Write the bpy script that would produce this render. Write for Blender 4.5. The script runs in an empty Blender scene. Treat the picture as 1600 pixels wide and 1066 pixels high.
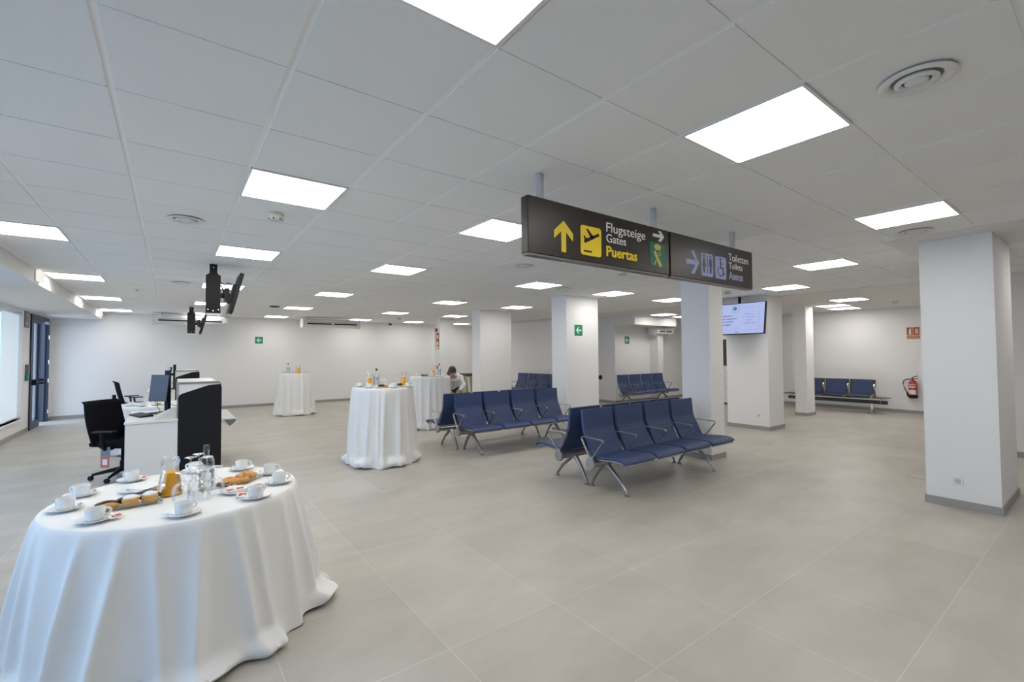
import bpy, bmesh, math, random
from mathutils import Vector, Matrix
C = bpy.context.scene.collection
PI = math.pi
random.seed(7)

# ------------------------------------------------------------------ camera
EYE = 1.57
YAW, PITCH, ROLL = math.radians(36.682), math.radians(1.658), math.radians(-0.3614)
cd = bpy.data.cameras.new('camera'); cam = bpy.data.objects.new('camera', cd); C.objects.link(cam)
fw = Vector((math.sin(YAW)*math.cos(PITCH), math.cos(YAW)*math.cos(PITCH), math.sin(PITCH)))
rt = Vector((math.cos(YAW), -math.sin(YAW), 0)); up = rt.cross(fw)
r2 = math.cos(ROLL)*rt + math.sin(ROLL)*up; u2 = -math.sin(ROLL)*rt + math.cos(ROLL)*up
M = Matrix((r2, u2, -fw)).transposed().to_4x4(); M.translation = (0, 0, EYE)
cam.matrix_world = M
cd.sensor_width = 36.0; cd.lens = 713.28/1600*36.0; cd.clip_start = 0.05; cd.clip_end = 200
bpy.context.scene.camera = cam

# ------------------------------------------------------------------ world, light, exposure
sc = bpy.context.scene
w = bpy.data.worlds.new('daylight'); sc.world = w; w.use_nodes = True
bgn = w.node_tree.nodes['Background']
bgn.inputs['Color'].default_value = (0.51, 0.70, 1.0, 1); bgn.inputs['Strength'].default_value = 4.3
sc.view_settings.view_transform = 'Standard'; sc.view_settings.look = 'None'
sc.view_settings.gamma = 1.0; sc.view_settings.exposure = -0.12
PANEL_POWER = 14.0      # emission of the ceiling LED panels
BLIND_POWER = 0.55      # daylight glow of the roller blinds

# ------------------------------------------------------------------ materials
MATS = {}
def mat(name, col=(.8,.8,.8), rough=.5, metal=0.0, emit=0.0, emit_col=None, spec=.5, bump=0.0, bump_scale=60.0, var=0.0, var_scale=4.0):
    if name in MATS: return MATS[name]
    m = bpy.data.materials.new(name); m.use_nodes = True
    nt = m.node_tree; b = nt.nodes['Principled BSDF']
    b.inputs['Base Color'].default_value = (*col, 1); b.inputs['Roughness'].default_value = rough
    b.inputs['Metallic'].default_value = metal; b.inputs['Specular IOR Level'].default_value = spec
    if emit:
        b.inputs['Emission Color'].default_value = (*(emit_col or col), 1); b.inputs['Emission Strength'].default_value = emit
    tc = nt.nodes.new('ShaderNodeTexCoord')
    if bump:
        n = nt.nodes.new('ShaderNodeTexNoise'); n.inputs['Scale'].default_value = bump_scale; n.inputs['Detail'].default_value = 3
        bp = nt.nodes.new('ShaderNodeBump'); bp.inputs['Strength'].default_value = bump; bp.inputs['Distance'].default_value = .01
        nt.links.new(tc.outputs['Object'], n.inputs['Vector']); nt.links.new(n.outputs['Fac'], bp.inputs['Height']); nt.links.new(bp.outputs['Normal'], b.inputs['Normal'])
    if var:
        n = nt.nodes.new('ShaderNodeTexNoise'); n.inputs['Scale'].default_value = var_scale; n.inputs['Detail'].default_value = 4
        mx = nt.nodes.new('ShaderNodeMix'); mx.data_type = 'RGBA'
        mx.inputs['A'].default_value = (*[c*(1-var) for c in col], 1); mx.inputs['B'].default_value = (*[min(1, c*(1+var)) for c in col], 1)
        nt.links.new(tc.outputs['Object'], n.inputs['Vector']); nt.links.new(n.outputs['Fac'], mx.inputs['Factor']); nt.links.new(mx.outputs['Result'], b.inputs['Base Color'])
    MATS[name] = m; return m

def glass(name, tint=(.97,.985,.98), gloss=.9, edge=.55):
    m = bpy.data.materials.new(name); m.use_nodes = True; nt = m.node_tree; nt.nodes.clear()
    out = nt.nodes.new('ShaderNodeOutputMaterial'); t = nt.nodes.new('ShaderNodeBsdfTransparent'); g = nt.nodes.new('ShaderNodeBsdfGlossy')
    g.inputs['Roughness'].default_value = .02; g.inputs['Color'].default_value = (gloss, gloss, gloss, 1)
    t.inputs['Color'].default_value = (*tint, 1)
    lw = nt.nodes.new('ShaderNodeLayerWeight'); lw.inputs['Blend'].default_value = .35
    mu = nt.nodes.new('ShaderNodeMath'); mu.operation = 'MULTIPLY_ADD'; mu.inputs[1].default_value = edge; mu.inputs[2].default_value = .03
    mx = nt.nodes.new('ShaderNodeMixShader')
    nt.links.new(lw.outputs['Fresnel'], mu.inputs[0]); nt.links.new(mu.outputs[0], mx.inputs['Fac'])
    nt.links.new(t.outputs[0], mx.inputs[1]); nt.links.new(g.outputs[0], mx.inputs[2]); nt.links.new(mx.outputs[0], out.inputs['Surface'])
    MATS[name] = m; return m

wall_m = mat('white_wall_paint', (.83,.815,.80), .75, bump=.06, bump_scale=90, spec=.25)
col_m = mat('column_paint', (.84,.83,.82), .75, bump=.06, bump_scale=90, spec=.25)
gyps_m = mat('plasterboard', (.80,.785,.77), .8, spec=.2)
tile_m = mat('mineral_ceiling_tile', (.88,.88,.87), .9, bump=.05, bump_scale=250, spec=.15)
tbar_m = mat('ceiling_grid_bar', (.94,.93,.91), .5, spec=.3)
skirt_m = mat('grey_skirting', (.34,.325,.305), .45, var=.08, var_scale=8)
blue_m = mat('blue_upholstery', (.036,.060,.155), .55, bump=.03, bump_scale=300, var=.05)
alu_m = mat('satin_aluminium', (.38,.38,.385), .33, .85)
chrome_m = mat('chrome', (.75,.75,.76), .12, 1.0)
dark_m = mat('dark_gunmetal', (.075,.07,.065), .35, .5)
black_m = mat('black_plastic', (.007,.007,.009), .5, spec=.3)
blackfab_m = mat('black_fabric', (.006,.006,.009), .9, bump=.1, bump_scale=400, spec=.15)
pvc_m = mat('black_metal_bracket', (.008,.008,.008), .5, spec=.3)
cloth_m = mat('white_tablecloth', (.82,.815,.80), .85, bump=.10, bump_scale=420, spec=.2)
china_m = mat('white_china', (.84,.85,.84), .18)
steel_m = mat('cutlery_steel', (.6,.6,.62), .18, 1.0)
white_m = mat('white_laminate', (.80,.79,.77), .4)
cream_m = mat('cream_plastic', (.70,.68,.58), .45)
offw_m = mat('off_white_plastic', (.78,.77,.73), .5)
grey_m = mat('grey_plastic', (.40,.41,.42), .5)
juice_m = mat('orange_juice', (1.0,.50,.010), .5, spec=.1)
glass_m = glass('clear_glass', (.992,.996,.996), 1.0, .52)
window_glass_m = glass('window_glass', (.80,.88,.93), .8, .5)
red_m = mat('red_paint', (.52,.035,.02), .3)
redsign_m = mat('red_sign', (.42,.05,.03), .5)
glow_m = mat('pale_luminous_film', (.74,.78,.55), .5)
green_m = mat('green_sign', (.0,.25,.13), .45)
yellow_m = mat('sign_yellow', (.82,.60,.015), .5)
lilac_m = mat('sign_lilac', (.38,.40,.72), .5)
signwhite_m = mat('sign_white', (.80,.81,.83), .5)
brown_m = mat('sign_brown', (.030,.0235,.0185), .36, spec=.35)
emblem_m = mat('emblem_green', (.02,.15,.11), .5)
emblemy_m = mat('emblem_gold', (.66,.56,.12), .5)
skin_m = mat('skin', (.55,.33,.24), .5)
hair_m = mat('dark_brown_hair', (.035,.018,.012), .5)
jacket_m = mat('white_jacket_cloth', (.80,.80,.80), .8)
trouser_m = mat('black_trousers', (.01,.01,.012), .8)
paper_m = mat('white_paper', (.85,.84,.81), .7)
choc_m = mat('chocolate_glaze', (.028,.011,.006), .25)
dough_m = mat('golden_pastry', (.62,.30,.07), .55, var=.2, var_scale=30, bump=.15, bump_scale=80)
pale_m = mat('pale_dough', (.75,.56,.30), .6, var=.15, var_scale=40)
sugar_m = mat('icing_sugar', (.86,.83,.78), .9)
sachet_m = mat('sachet_paper', (.82,.78,.72), .5)
sachetred_m = mat('sachet_red_print', (.62,.08,.05), .5)
olive_m = mat('olive_yellow_panel', (.36,.33,.11), .5)
doorfr_m = mat('anthracite_frame', (.022,.026,.048), .45)
ink_m = mat('dark_ink', (.03,.03,.09), .6)
inkgrey_m = mat('grey_ink', (.35,.38,.52), .6)

def emit_mat(name, col, s):
    m = bpy.data.materials.new(name); m.use_nodes = True; nt = m.node_tree; nt.nodes.clear()
    o = nt.nodes.new('ShaderNodeOutputMaterial'); e = nt.nodes.new('ShaderNodeEmission')
    e.inputs['Color'].default_value = (*col, 1); e.inputs['Strength'].default_value = s
    nt.links.new(e.outputs[0], o.inputs['Surface']); MATS[name] = m; return m
led_m = emit_mat('led_diffuser', (1.0, .975, .935), PANEL_POWER)
screen_m = emit_mat('lit_screen', (.50, .57, .93), .95)
screen_dot_m = emit_mat('lit_screen_green', (.06, .42, .20), .8)
screen_ink_m = emit_mat('lit_screen_ink', (.08, .08, .32), .5)
screen_grey_m = emit_mat('lit_screen_grey_ink', (.26, .32, .60), .8)
lamp_m = emit_mat('emergency_lamp', (1.0, .98, .90), 1.0)

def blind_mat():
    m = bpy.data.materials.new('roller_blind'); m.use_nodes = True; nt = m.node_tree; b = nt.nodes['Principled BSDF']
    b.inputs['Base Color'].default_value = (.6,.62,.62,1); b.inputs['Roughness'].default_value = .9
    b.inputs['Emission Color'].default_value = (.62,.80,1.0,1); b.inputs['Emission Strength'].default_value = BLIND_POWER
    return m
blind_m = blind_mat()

def floor_mat():
    m = bpy.data.materials.new('stone_floor_tile'); m.use_nodes = True; nt = m.node_tree; b = nt.nodes['Principled BSDF']; L = nt.links.new
    g = nt.nodes.new('ShaderNodeNewGeometry')
    mp = nt.nodes.new('ShaderNodeVectorMath'); mp.operation = 'SUBTRACT'; mp.inputs[1].default_value = (1.207-7.5, 1.441-7.5, 0)
    L(g.outputs['Position'], mp.inputs[0])
    br = nt.nodes.new('ShaderNodeTexBrick'); br.offset = 0; br.squash = 1
    br.inputs['Scale'].default_value = 1; br.inputs['Brick Width'].default_value = .75; br.inputs['Row Height'].default_value = .75
    br.inputs['Mortar Size'].default_value = .002; br.inputs['Mortar Smooth'].default_value = .1; br.inputs['Bias'].default_value = 0
    br.inputs['Color1'].default_value = (.450,.418,.365,1); br.inputs['Color2'].default_value = (.495,.462,.408,1); br.inputs['Mortar'].default_value = (.60,.57,.52,1)
    L(mp.outputs[0], br.inputs['Vector'])
    st = nt.nodes.new('ShaderNodeVectorMath'); st.operation = 'MULTIPLY'; st.inputs[1].default_value = (1.0, 2.0, 1.0); L(g.outputs['Position'], st.inputs[0])
    n = nt.nodes.new('ShaderNodeTexNoise'); n.inputs['Scale'].default_value = 1.3; n.inputs['Detail'].default_value = 6; n.inputs['Roughness'].default_value = .6
    L(st.outputs[0], n.inputs['Vector'])
    rp = nt.nodes.new('ShaderNodeMapRange'); rp.inputs['From Min'].default_value = .3; rp.inputs['From Max'].default_value = .7
    rp.inputs['To Min'].default_value = .88; rp.inputs['To Max'].default_value = 1.09; L(n.outputs['Fac'], rp.inputs['Value'])
    mx = nt.nodes.new('ShaderNodeVectorMath'); mx.operation = 'SCALE'; L(br.outputs['Color'], mx.inputs[0]); L(rp.outputs['Result'], mx.inputs['Scale'])
    L(mx.outputs[0], b.inputs['Base Color'])
    b.inputs['Roughness'].default_value = .42; b.inputs['Specular IOR Level'].default_value = .45
    return m
floor_m = floor_mat()

# ------------------------------------------------------------------ mesh helpers
class MB:
    def __init__(s): s.bm = bmesh.new()
    def box(s, x0, x1, y0, y1, z0, z1, bev=0.0):
        r = bmesh.ops.create_cube(s.bm, size=1.0); vs = r['verts']
        for v in vs: v.co = Vector((x0+(v.co.x+.5)*(x1-x0), y0+(v.co.y+.5)*(y1-y0), z0+(v.co.z+.5)*(z1-z0)))
        if bev:
            es = list({e for v in vs for e in v.link_edges})
            bmesh.ops.bevel(s.bm, geom=es, offset=bev, segments=2, affect='EDGES', profile=.5)
        return s
    def prism(s, pts, axis, a0, a1):
        """polygon pts in the plane across axis, swept from a0 to a1"""
        def P(p, a):
            return {'x': Vector((a, p[0], p[1])), 'y': Vector((p[0], a, p[1])), 'z': Vector((p[0], p[1], a))}[axis]
        A = [s.bm.verts.new(P(p, a0)) for p in pts]; B = [s.bm.verts.new(P(p, a1)) for p in pts]
        n = len(pts)
        s.bm.faces.new(A); s.bm.faces.new(B[::-1])
        for i in range(n): s.bm.faces.new((A[i], B[i], B[(i+1) % n], A[(i+1) % n]))
        return s
    def lathe(s, prof, c=(0,0,0), seg=32, sx=1.0, sy=1.0, rot=None):
        rings = []; c = Vector(c)
        def T(v): return c + (rot @ v if rot else v)
        for r, z in prof:
            if r < 1e-6: rings.append([s.bm.verts.new(T(Vector((0,0,z))))])
            else: rings.append([s.bm.verts.new(T(Vector((r*sx*math.cos(2*PI*k/seg), r*sy*math.sin(2*PI*k/seg), z)))) for k in range(seg)])
        for a, b in zip(rings, rings[1:]):
            for k in range(seg):
                k2 = (k+1) % seg
                if len(a) == 1 and len(b) == 1: continue
                if len(a) == 1: s.bm.faces.new((a[0], b[k], b[k2]))
                elif len(b) == 1: s.bm.faces.new((a[k], b[0], a[k2]))
                else: s.bm.faces.new((a[k], b[k], b[k2], a[k2]))
        return s
    def tube(s, pts, rad, seg=10, closed=False, flat=1.0, upv=(0,0,1), cap=True):
        """swept tube through pts; rad a number or list; flat scales the side (binormal) radius"""
        pts = [Vector(p) for p in pts]; n = len(pts)
        rs = rad if isinstance(rad, (list, tuple)) else [rad]*n
        rings = []; U = Vector(upv)
        for i, p in enumerate(pts):
            if closed: t = pts[(i+1) % n]-pts[i-1]
            else: t = pts[min(i+1, n-1)]-pts[max(i-1, 0)]
            t.normalize(); b = t.cross(U)
            if b.length < 1e-4: b = t.cross(Vector((0,1,0)) if abs(t.y) < .9 else Vector((1,0,0)))
            b.normalize(); nn = b.cross(t).normalized()
            rings.append([s.bm.verts.new(p + nn*rs[i]*math.cos(2*PI*k/seg) + b*rs[i]*flat*math.sin(2*PI*k/seg)) for k in range(seg)])
        m = n if closed else n-1
        for i in range(m):
            a, b = rings[i], rings[(i+1) % n]
            for k in range(seg): s.bm.faces.new((a[k], a[(k+1) % seg], b[(k+1) % seg], b[k]))
        if not closed and cap: s.bm.faces.new(rings[0][::-1]); s.bm.faces.new(rings[-1])
        return s
    def cyl(s, c, r, h, seg=24, axis='z', r2=None):
        r2 = r if r2 is None else r2
        rot = {'z': None, 'x': Matrix.Rotation(PI/2, 3, 'Y'), 'y': Matrix.Rotation(-PI/2, 3, 'X')}[axis]
        return s.lathe([(0,0),(r,0),(r2,h),(0,h)], c, seg, rot=rot)
    def ball(s, c, r, sx=1, sy=1, sz=1, seg=20, rings=12):
        vs = bmesh.ops.create_uvsphere(s.bm, u_segments=seg, v_segments=rings, radius=r)['verts']
        for v in vs: v.co = Vector((c[0]+v.co.x*sx, c[1]+v.co.y*sy, c[2]+v.co.z*sz))
        return s
    def plate(s, prof, axis_from, axis_to, thick):
        """open profile [(y,z)..] thickened and swept in x"""
        n = len(prof); P = [Vector((0, *p)) for p in prof]; O = []
        for i in range(n):
            t = (P[min(i+1, n-1)]-P[max(i-1, 0)]).normalized()
            O.append(P[i] + Vector((0, -t.z, t.y))*thick)
        poly = [(p.y, p.z) for p in P] + [(p.y, p.z) for p in O[::-1]]
        A = [s.bm.verts.new((axis_from, *p)) for p in poly]; B = [s.bm.verts.new((axis_to, *p)) for p in poly]
        m = len(poly)
        for i in range(m): s.bm.faces.new((A[i], B[i], B[(i+1) % m], A[(i+1) % m]))
        for i in range(n-1):
            s.bm.faces.new((A[i+1], A[i], A[m-1-i], A[m-2-i])); s.bm.faces.new((B[i], B[i+1], B[m-2-i], B[m-1-i]))
        return s
    def build(s, name, m, parent=None, smooth=None, xf=None):
        bmesh.ops.recalc_face_normals(s.bm, faces=s.bm.faces)
        if xf is not None: s.bm.transform(xf)
        me = bpy.data.meshes.new(name)
        if smooth is not None:
            for f in s.bm.faces: f.smooth = True
            for e in s.bm.edges:
                if len(e.link_faces) == 2 and e.calc_face_angle(0) > smooth: e.smooth = False
        s.bm.to_mesh(me); s.bm.free()
        for mm in (m if isinstance(m, (list, tuple)) else [m]): me.materials.append(mm)
        o = bpy.data.objects.new(name, me); C.objects.link(o)
        if parent: o.parent = parent
        return o
SM = math.radians(40)

def tag(o, label, cat, group=None, kind=None):
    if label: o['label'] = label
    if cat: o['category'] = cat
    if group: o['group'] = group
    if kind: o['kind'] = kind
    return o
def thing(name, label, cat, loc=(0,0,0), rz=0.0, group=None):
    o = bpy.data.objects.new(name, None); o.empty_display_size = .1; C.objects.link(o)
    o.location = loc; o.rotation_euler = (0,0,rz)
    return tag(o, label, cat, group)
def struct(o): o['kind'] = 'structure'; return o
def dup(root, loc, rz=None, label=None, group=None):
    r = root.copy(); C.objects.link(r); r.location = loc
    if rz is not None: r.rotation_euler = (0,0,rz)
    if label: r['label'] = label
    if group: r['group'] = group
    for ch in list(root.children):
        c = ch.copy(); C.objects.link(c); c.parent = r
        for g in list(ch.children):
            d = g.copy(); C.objects.link(d); d.parent = c
    return r

def text_mesh(name, body, m, parent, origin, xdir, zdir, width=None, height=None, bold=0.0, depth=.0015, align='LEFT'):
    """a line of lettering on a plane; origin = left end of the baseline"""
    cu = bpy.data.curves.new(name, 'FONT'); cu.body = body; cu.size = 1.0; cu.offset = bold; cu.extrude = .02; cu.align_x = align
    t = bpy.data.objects.new(name, cu); C.objects.link(t)
    dg = bpy.context.evaluated_depsgraph_get(); me = bpy.data.meshes.new_from_object(t.evaluated_get(dg))
    bpy.data.objects.remove(t)
    xs = [v.co.x for v in me.vertices]; wd = max(xs)-min(xs)
    x0 = min(xs) if align == 'LEFT' else 0
    sx = width/wd if width else height/.72
    sy = height/.72 if height else sx
    X = Vector(xdir).normalized(); Z = Vector(zdir).normalized(); N = X.cross(Z); O = Vector(origin)
    for v in me.vertices: v.co = O + X*(v.co.x-x0)*sx + Z*v.co.y*sy + N*(v.co.z/.02*depth)
    me.materials.clear(); me.materials.append(m)
    o = bpy.data.objects.new(name, me); C.objects.link(o)
    if parent: o.parent = parent
    return o

def round_rect(cx, cz, w, h, r, n=5):
    P = []
    for qx, qz, a0 in ((1,1,0), (-1,1,90), (-1,-1,180), (1,-1,270)):
        for k in range(n+1):
            a = math.radians(a0+90*k/n); P.append((cx+qx*(w/2-r)+r*math.cos(a), cz+qz*(h/2-r)+r*math.sin(a)))
    return P

# ------------------------------------------------------------------ room shell
CEIL = 2.74
XL, XR, YB, YF = -2.45, 15.1, 16.1, -4.0
GX0, GY0, G = -0.2262, 1.9931, .6
def gx(i): return GX0 + G*(i if i < 5 else 5+(i-5)*1.05)
def gy(j): return GY0 + G*(j if j < 5 else 5+(j-5)*1.03)
CEILX = 10.0      # the tile grid ends here, plain plasterboard beyond
LIGHTS = [  # (column, row, label)
 (1,-2,'square LED ceiling panel cut off by the top edge of the photo'),
 (4,-2,'large square LED ceiling panel at upper right, in front of the hanging signs'),
 (8.1,-2,'square LED ceiling panel just left of the big right-hand column, beside a round vent'),
 (-2,2,'LED ceiling panel overhead at the left, outside the frame'),
 (1,2,'square LED ceiling panel above the smoke detector, upper left of centre'),
 (4,2,'square LED ceiling panel half hidden behind the left end of the gates sign'),
 (11.15,.1,'square LED ceiling panel, nearest one in line behind the panel by the right column'),
 (-2,6.1,'LED ceiling panel cut off by the left edge of the photo'),
 (1,6,'square LED ceiling panel just above the nearer black screen bracket'),
 (4,6,'square LED ceiling panel in the middle, left of the gates sign, third in its row'),
 (8,6,'square LED ceiling panel below the left half of the gates sign'),
 (11,6,'square LED ceiling panel left of the middle column, under the gates sign'),
 (14.1,2.2,'square LED ceiling panel to the right of the hanging screen'),
 (14,6,'square LED ceiling panel touching the left edge of the middle column'),
 (-2,11.1,'LED ceiling panel along the bulkhead, second from the left edge of the photo'),
 (1,11,'LED ceiling panel mostly hidden behind the nearer black screen bracket'),
 (4,11,'LED ceiling panel in the left-centre row, right of a round black vent'),
 (8,11,'LED ceiling panel above the fire alarm column with a smoke detector at its corner'),
 (11,11,'LED ceiling panel between the third and second columns of the middle row'),
 (-2,16,'LED ceiling panel along the bulkhead, third from the left edge of the photo'),
 (1,16,'LED ceiling panel seen between the two black screen brackets'),
 (4,16,'LED ceiling panel above the right part of the right-hand air curtain'),
 (8,16,'LED ceiling panel right of the dome camera, before the far wall'),
 (11,16,'LED ceiling panel just left of the third white column'),
 (-2,20.8,'LED ceiling panel along the bulkhead, farthest of that row'),
 (4,20.8,'LED ceiling panel nearest the left wall sign, beside the far air curtain'),
 (8,20.8,'LED ceiling panel above the right end of the far air curtain'),
 (11,20.8,'LED ceiling panel farthest back, left of the fire alarm column'),
 (14,20.8,'LED ceiling panel farthest back, right of the fire alarm column'),
 (4,-6,None), (8.1,-6,None), (11.9,-4,None),  # unseen panels, added to brighten the near right column's side
 (1,20.8,'LED ceiling panel above the left air curtain, behind the farther black bracket'),
]
bar_mb = MB(); tile_mb = MB()
lightcells = {(round(i), round(j)) for i, j, _ in LIGHTS}
gap = .0125; drop = .0045
i = -3
while gx(i) < CEILX-.05:
    for j in range(-10, 24):
        x0, x1 = max(gx(i), -1.46), min(gx(i+1), CEILX); y0, y1 = gy(j), min(gy(j+1), YB)
        if x1-x0 < .05 or y1-y0 < .05: continue
        if (i, j) in lightcells: continue
        if 6.0 < (x0+x1)/2 < 7.2 and y1 < 1.6: continue
        a = gap if i > -3 else 0
        z0 = CEIL-drop
        vs = [tile_mb.bm.verts.new(p) for p in ((x0+gap,y0+.004,z0),(x1-gap,y0+.004,z0),(x1-gap,y1-.004,z0),(x0+gap,y1-.004,z0))]
        vt = [tile_mb.bm.verts.new(p) for p in ((x0+gap,y0+.004,CEIL+.002),(x1-gap,y0+.004,CEIL+.002),(x1-gap,y1-.004,CEIL+.002),(x0+gap,y1-.004,CEIL+.002))]
        tile_mb.bm.faces.new(vs)
        for k in range(4): tile_mb.bm.faces.new((vs[k], vs[(k+1) % 4], vt[(k+1) % 4], vt[k]))
    i += 1
bar_mb.box(XL-.2, XR+1.5, YF-.2, YB+.2, CEIL, CEIL+.15)
ce = struct(bar_mb.build('ceiling', tbar_m))
o = tile_mb.build('ceiling_tiles', tile_m, ce); o['kind'] = 'structure'
gy_mb = MB()
gy_mb.box(CEILX, XR+1.5, YF, YB, CEIL-.012, CEIL+.01)
gy_mb.box(6.0, 7.25, YF, 1.52, CEIL-.012, CEIL+.01)
struct(gy_mb.build('ceiling_border', gyps_m))
fl = MB(); fl.box(XL-4, XR+1.5, YF-.2, YB+.2, -.15, 0); struct(fl.build('floor', floor_m))

# left wall with three windows and the door opening
WIN = [(9.6,13.45), (4.9,8.9), (.2,4.2)]
DOOR = (14.05, 15.80, 2.46)
wl = MB()
edges = sorted([(a,b,.32,2.50) for a,b in WIN] + [(DOOR[0],DOOR[1],0,DOOR[2])])
y = YF
for a, b, z0, z1 in edges:
    wl.box(XL-.25, XL, y, a, 0, CEIL)
    if z0 > 0: wl.box(XL-.25, XL, a, b, 0, z0)
    wl.box(XL-.25, XL, a, b, z1, CEIL); y = b
wl.box(XL-.25, XL, y, YB+.2, 0, CEIL)
struct(wl.build('wall_left', wall_m))
struct(MB().box(XL-.25, 10.2, YB, YB+.2, 0, CEIL).build('wall_back', wall_m))
struct(MB().box(XL-.25, XR+1.5, YF-.2, YF, 0, CEIL).build('wall_front', wall_m))
wr = MB(); wr.box(XR, XR+.2, .9, 9.8, 0, CEIL); struct(wr.build('wall_right', wall_m))
struct(MB().box(10.05, XR+1.5, YF, 1.0, 0, CEIL).build('wall_right_block', wall_m))
nb = MB(); nb.box(10.0, 10.2, 10.5, YB+.2, 0, CEIL); nb.box(10.2, 11.2, 10.5, 10.7, 0, CEIL); nb.box(11.2, 11.4, 9.6, 10.7, 0, CEIL); nb.box(11.4, XR+.2, 9.6, 9.8, 0, CEIL)
struct(nb.build('wall_niche', wall_m))
struct(MB().box(12.96, 13.24, 9.28, 9.6, 0, CEIL).build('wall_niche_pilaster', wall_m))
struct(MB().box(11.2, 13.35, 8.83, 9.6, 2.45, CEIL).build('trim_soffit_right', wall_m))
struct(MB().box(XL, -1.46, YF, YB, 2.55, CEIL).build('trim_bulkhead_left', wall_m))

# baseboards
bb = .085; bt = .012
bl = MB(); y = YF
bl.box(XL, XL+bt, YF, DOOR[0]-.06, 0, bb); bl.box(XL, XL+bt, DOOR[1]+.06, YB, 0, bb)
struct(bl.build('baseboard_left', skirt_m))
struct(MB().box(XL+bt, 10.0, YB-bt, YB, 0, bb).build('baseboard_back', skirt_m))
b = MB(); b.box(XR-bt, XR, 1.0, 9.6, 0, bb); b.box(10.05-bt, 10.05, YF, 1.0, 0, bb); b.box(10.05, XR-bt, 1.0, 1.0+bt, 0, bb)
struct(b.build('baseboard_right', skirt_m))
b = MB(); b.box(10.0-bt, 10.0, 10.5, YB-bt, 0, bb); b.box(11.2, 12.96, 9.6-bt, 9.6, 0, bb); b.box(13.24, XR-bt, 9.6-bt, 9.6, 0, bb); b.box(11.2-bt, 11.2, 9.6, 10.5, 0, bb); b.box(12.96-bt, 13.24+bt, 9.28-bt, 9.28, 0, bb); b.box(12.96-bt, 12.96, 9.28, 9.6-bt, 0, bb)
struct(b.build('baseboard_niche', skirt_m))

# columns
COLS = [('near_right', 6.35, 7.44, .738, 1.282), ('middle', 6.33, 6.70, 3.64, 4.10), ('screen', 9.62, 10.27, 4.29, 5.15), ('small', 12.55, 13.0, 4.70, 4.97),
        ('third', 6.25, 7.15, 6.58, 7.02), ('fourth', 6.45, 7.46, 10.05, 10.45), ('alarm', 6.90, 7.42, 13.15, 13.50)]
for nm, x0, x1, y0, y1 in COLS:
    o = struct(MB().box(x0, x1, y0, y1, 0, CEIL).build('wall_column_'+nm, col_m))
    k = MB(); e = .012
    k.box(x0-e, x1+e, y0-e, y0, 0, .08); k.box(x0-e, x1+e, y1, y1+e, 0, .08); k.box(x0-e, x0, y0, y1, 0, .08); k.box(x1, x1+e, y0, y1, 0, .08)
    struct(k.build('baseboard_column_'+nm, skirt_m))

# windows with roller blinds
for n, (a, b_) in enumerate(WIN):
    fr = MB(); z0, z1 = .32, 2.50; x = XL-.2
    fr.box(x, x+.06, a, a+.05, z0, z1); fr.box(x, x+.06, b_-.05, b_, z0, z1); fr.box(x, x+.06, a+.05, b_-.05, z0, z0+.05); fr.box(x, x+.06, a+.05, b_-.05, z1-.05, z1); fr.box(x, x+.06, (a+b_)/2-.03, (a+b_)/2+.03, z0+.05, z1-.05)
    f = struct(fr.build('window_%d' % (n+1), doorfr_m))
    struct(MB().box(x+.02, x+.03, a+.05, b_-.05, z0+.05, z1-.05).build('window_pane', window_glass_m, f))
    struct(MB().box(XL-.14, XL+.035, a-.02, b_+.02, z0-.03, z0).build('window_sill', white_m, f))
    nbl = 3; wdt = (b_-a)/nbl
    for k in range(nbl):
        y0, y1 = a+k*wdt+.015, a+(k+1)*wdt-.015
        if n < 1:
            t = thing('roller_blind', {0:['roller blind on the left wall window, third from the grey number plaque','roller blind on the left wall window, second from the grey number plaque','white roller blind on the left wall nearest the grey number plaque'],}.get(n, [None]*3)[k] or 'white roller blind on a left wall window outside the frame', 'blind', (XL-.05, (y0+y1)/2, z1-.05), 0, 'roller blinds on the left wall')
            MB().cyl((0, -(y1-y0)/2, 0), .024, y1-y0, 16, 'y').build('roller_tube', white_m, t, SM)
            bm_ = MB(); prof = []
            N_ = 24
            A = []; B = []
            for q in range(N_+1):
                yy = -(y1-y0)/2 + (y1-y0)*q/N_; xx = .012*math.sin(q*.9+k)*.4
                A.append(bm_.bm.verts.new((xx, yy, 0))); B.append(bm_.bm.verts.new((xx*1.3, yy, -(z1-z0)+.10)))
            for q in range(N_): bm_.bm.faces.new((A[q], A[q+1], B[q+1], B[q]))
            bm_.build('blind_fabric', blind_m, t, SM)
            MB().box(-.008, .008, -(y1-y0)/2, (y1-y0)/2, -(z1-z0)+.075, -(z1-z0)+.10).build('bottom_rail', white_m, t)

for a, b_ in WIN[1:]:
    la = bpy.data.lights.new('window_portal', 'AREA'); la.shape = 'RECTANGLE'; la.size = b_-a-.1; la.size_y = 2.0; la.cycles.is_portal = True
    lo = bpy.data.objects.new('window_portal', la); C.objects.link(lo); lo.location = (XL-.22, (a+b_)/2, 1.36); lo.rotation_euler = (0, -PI/2, 0); lo.rotation_euler = (PI/2, 0, -PI/2)
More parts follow.
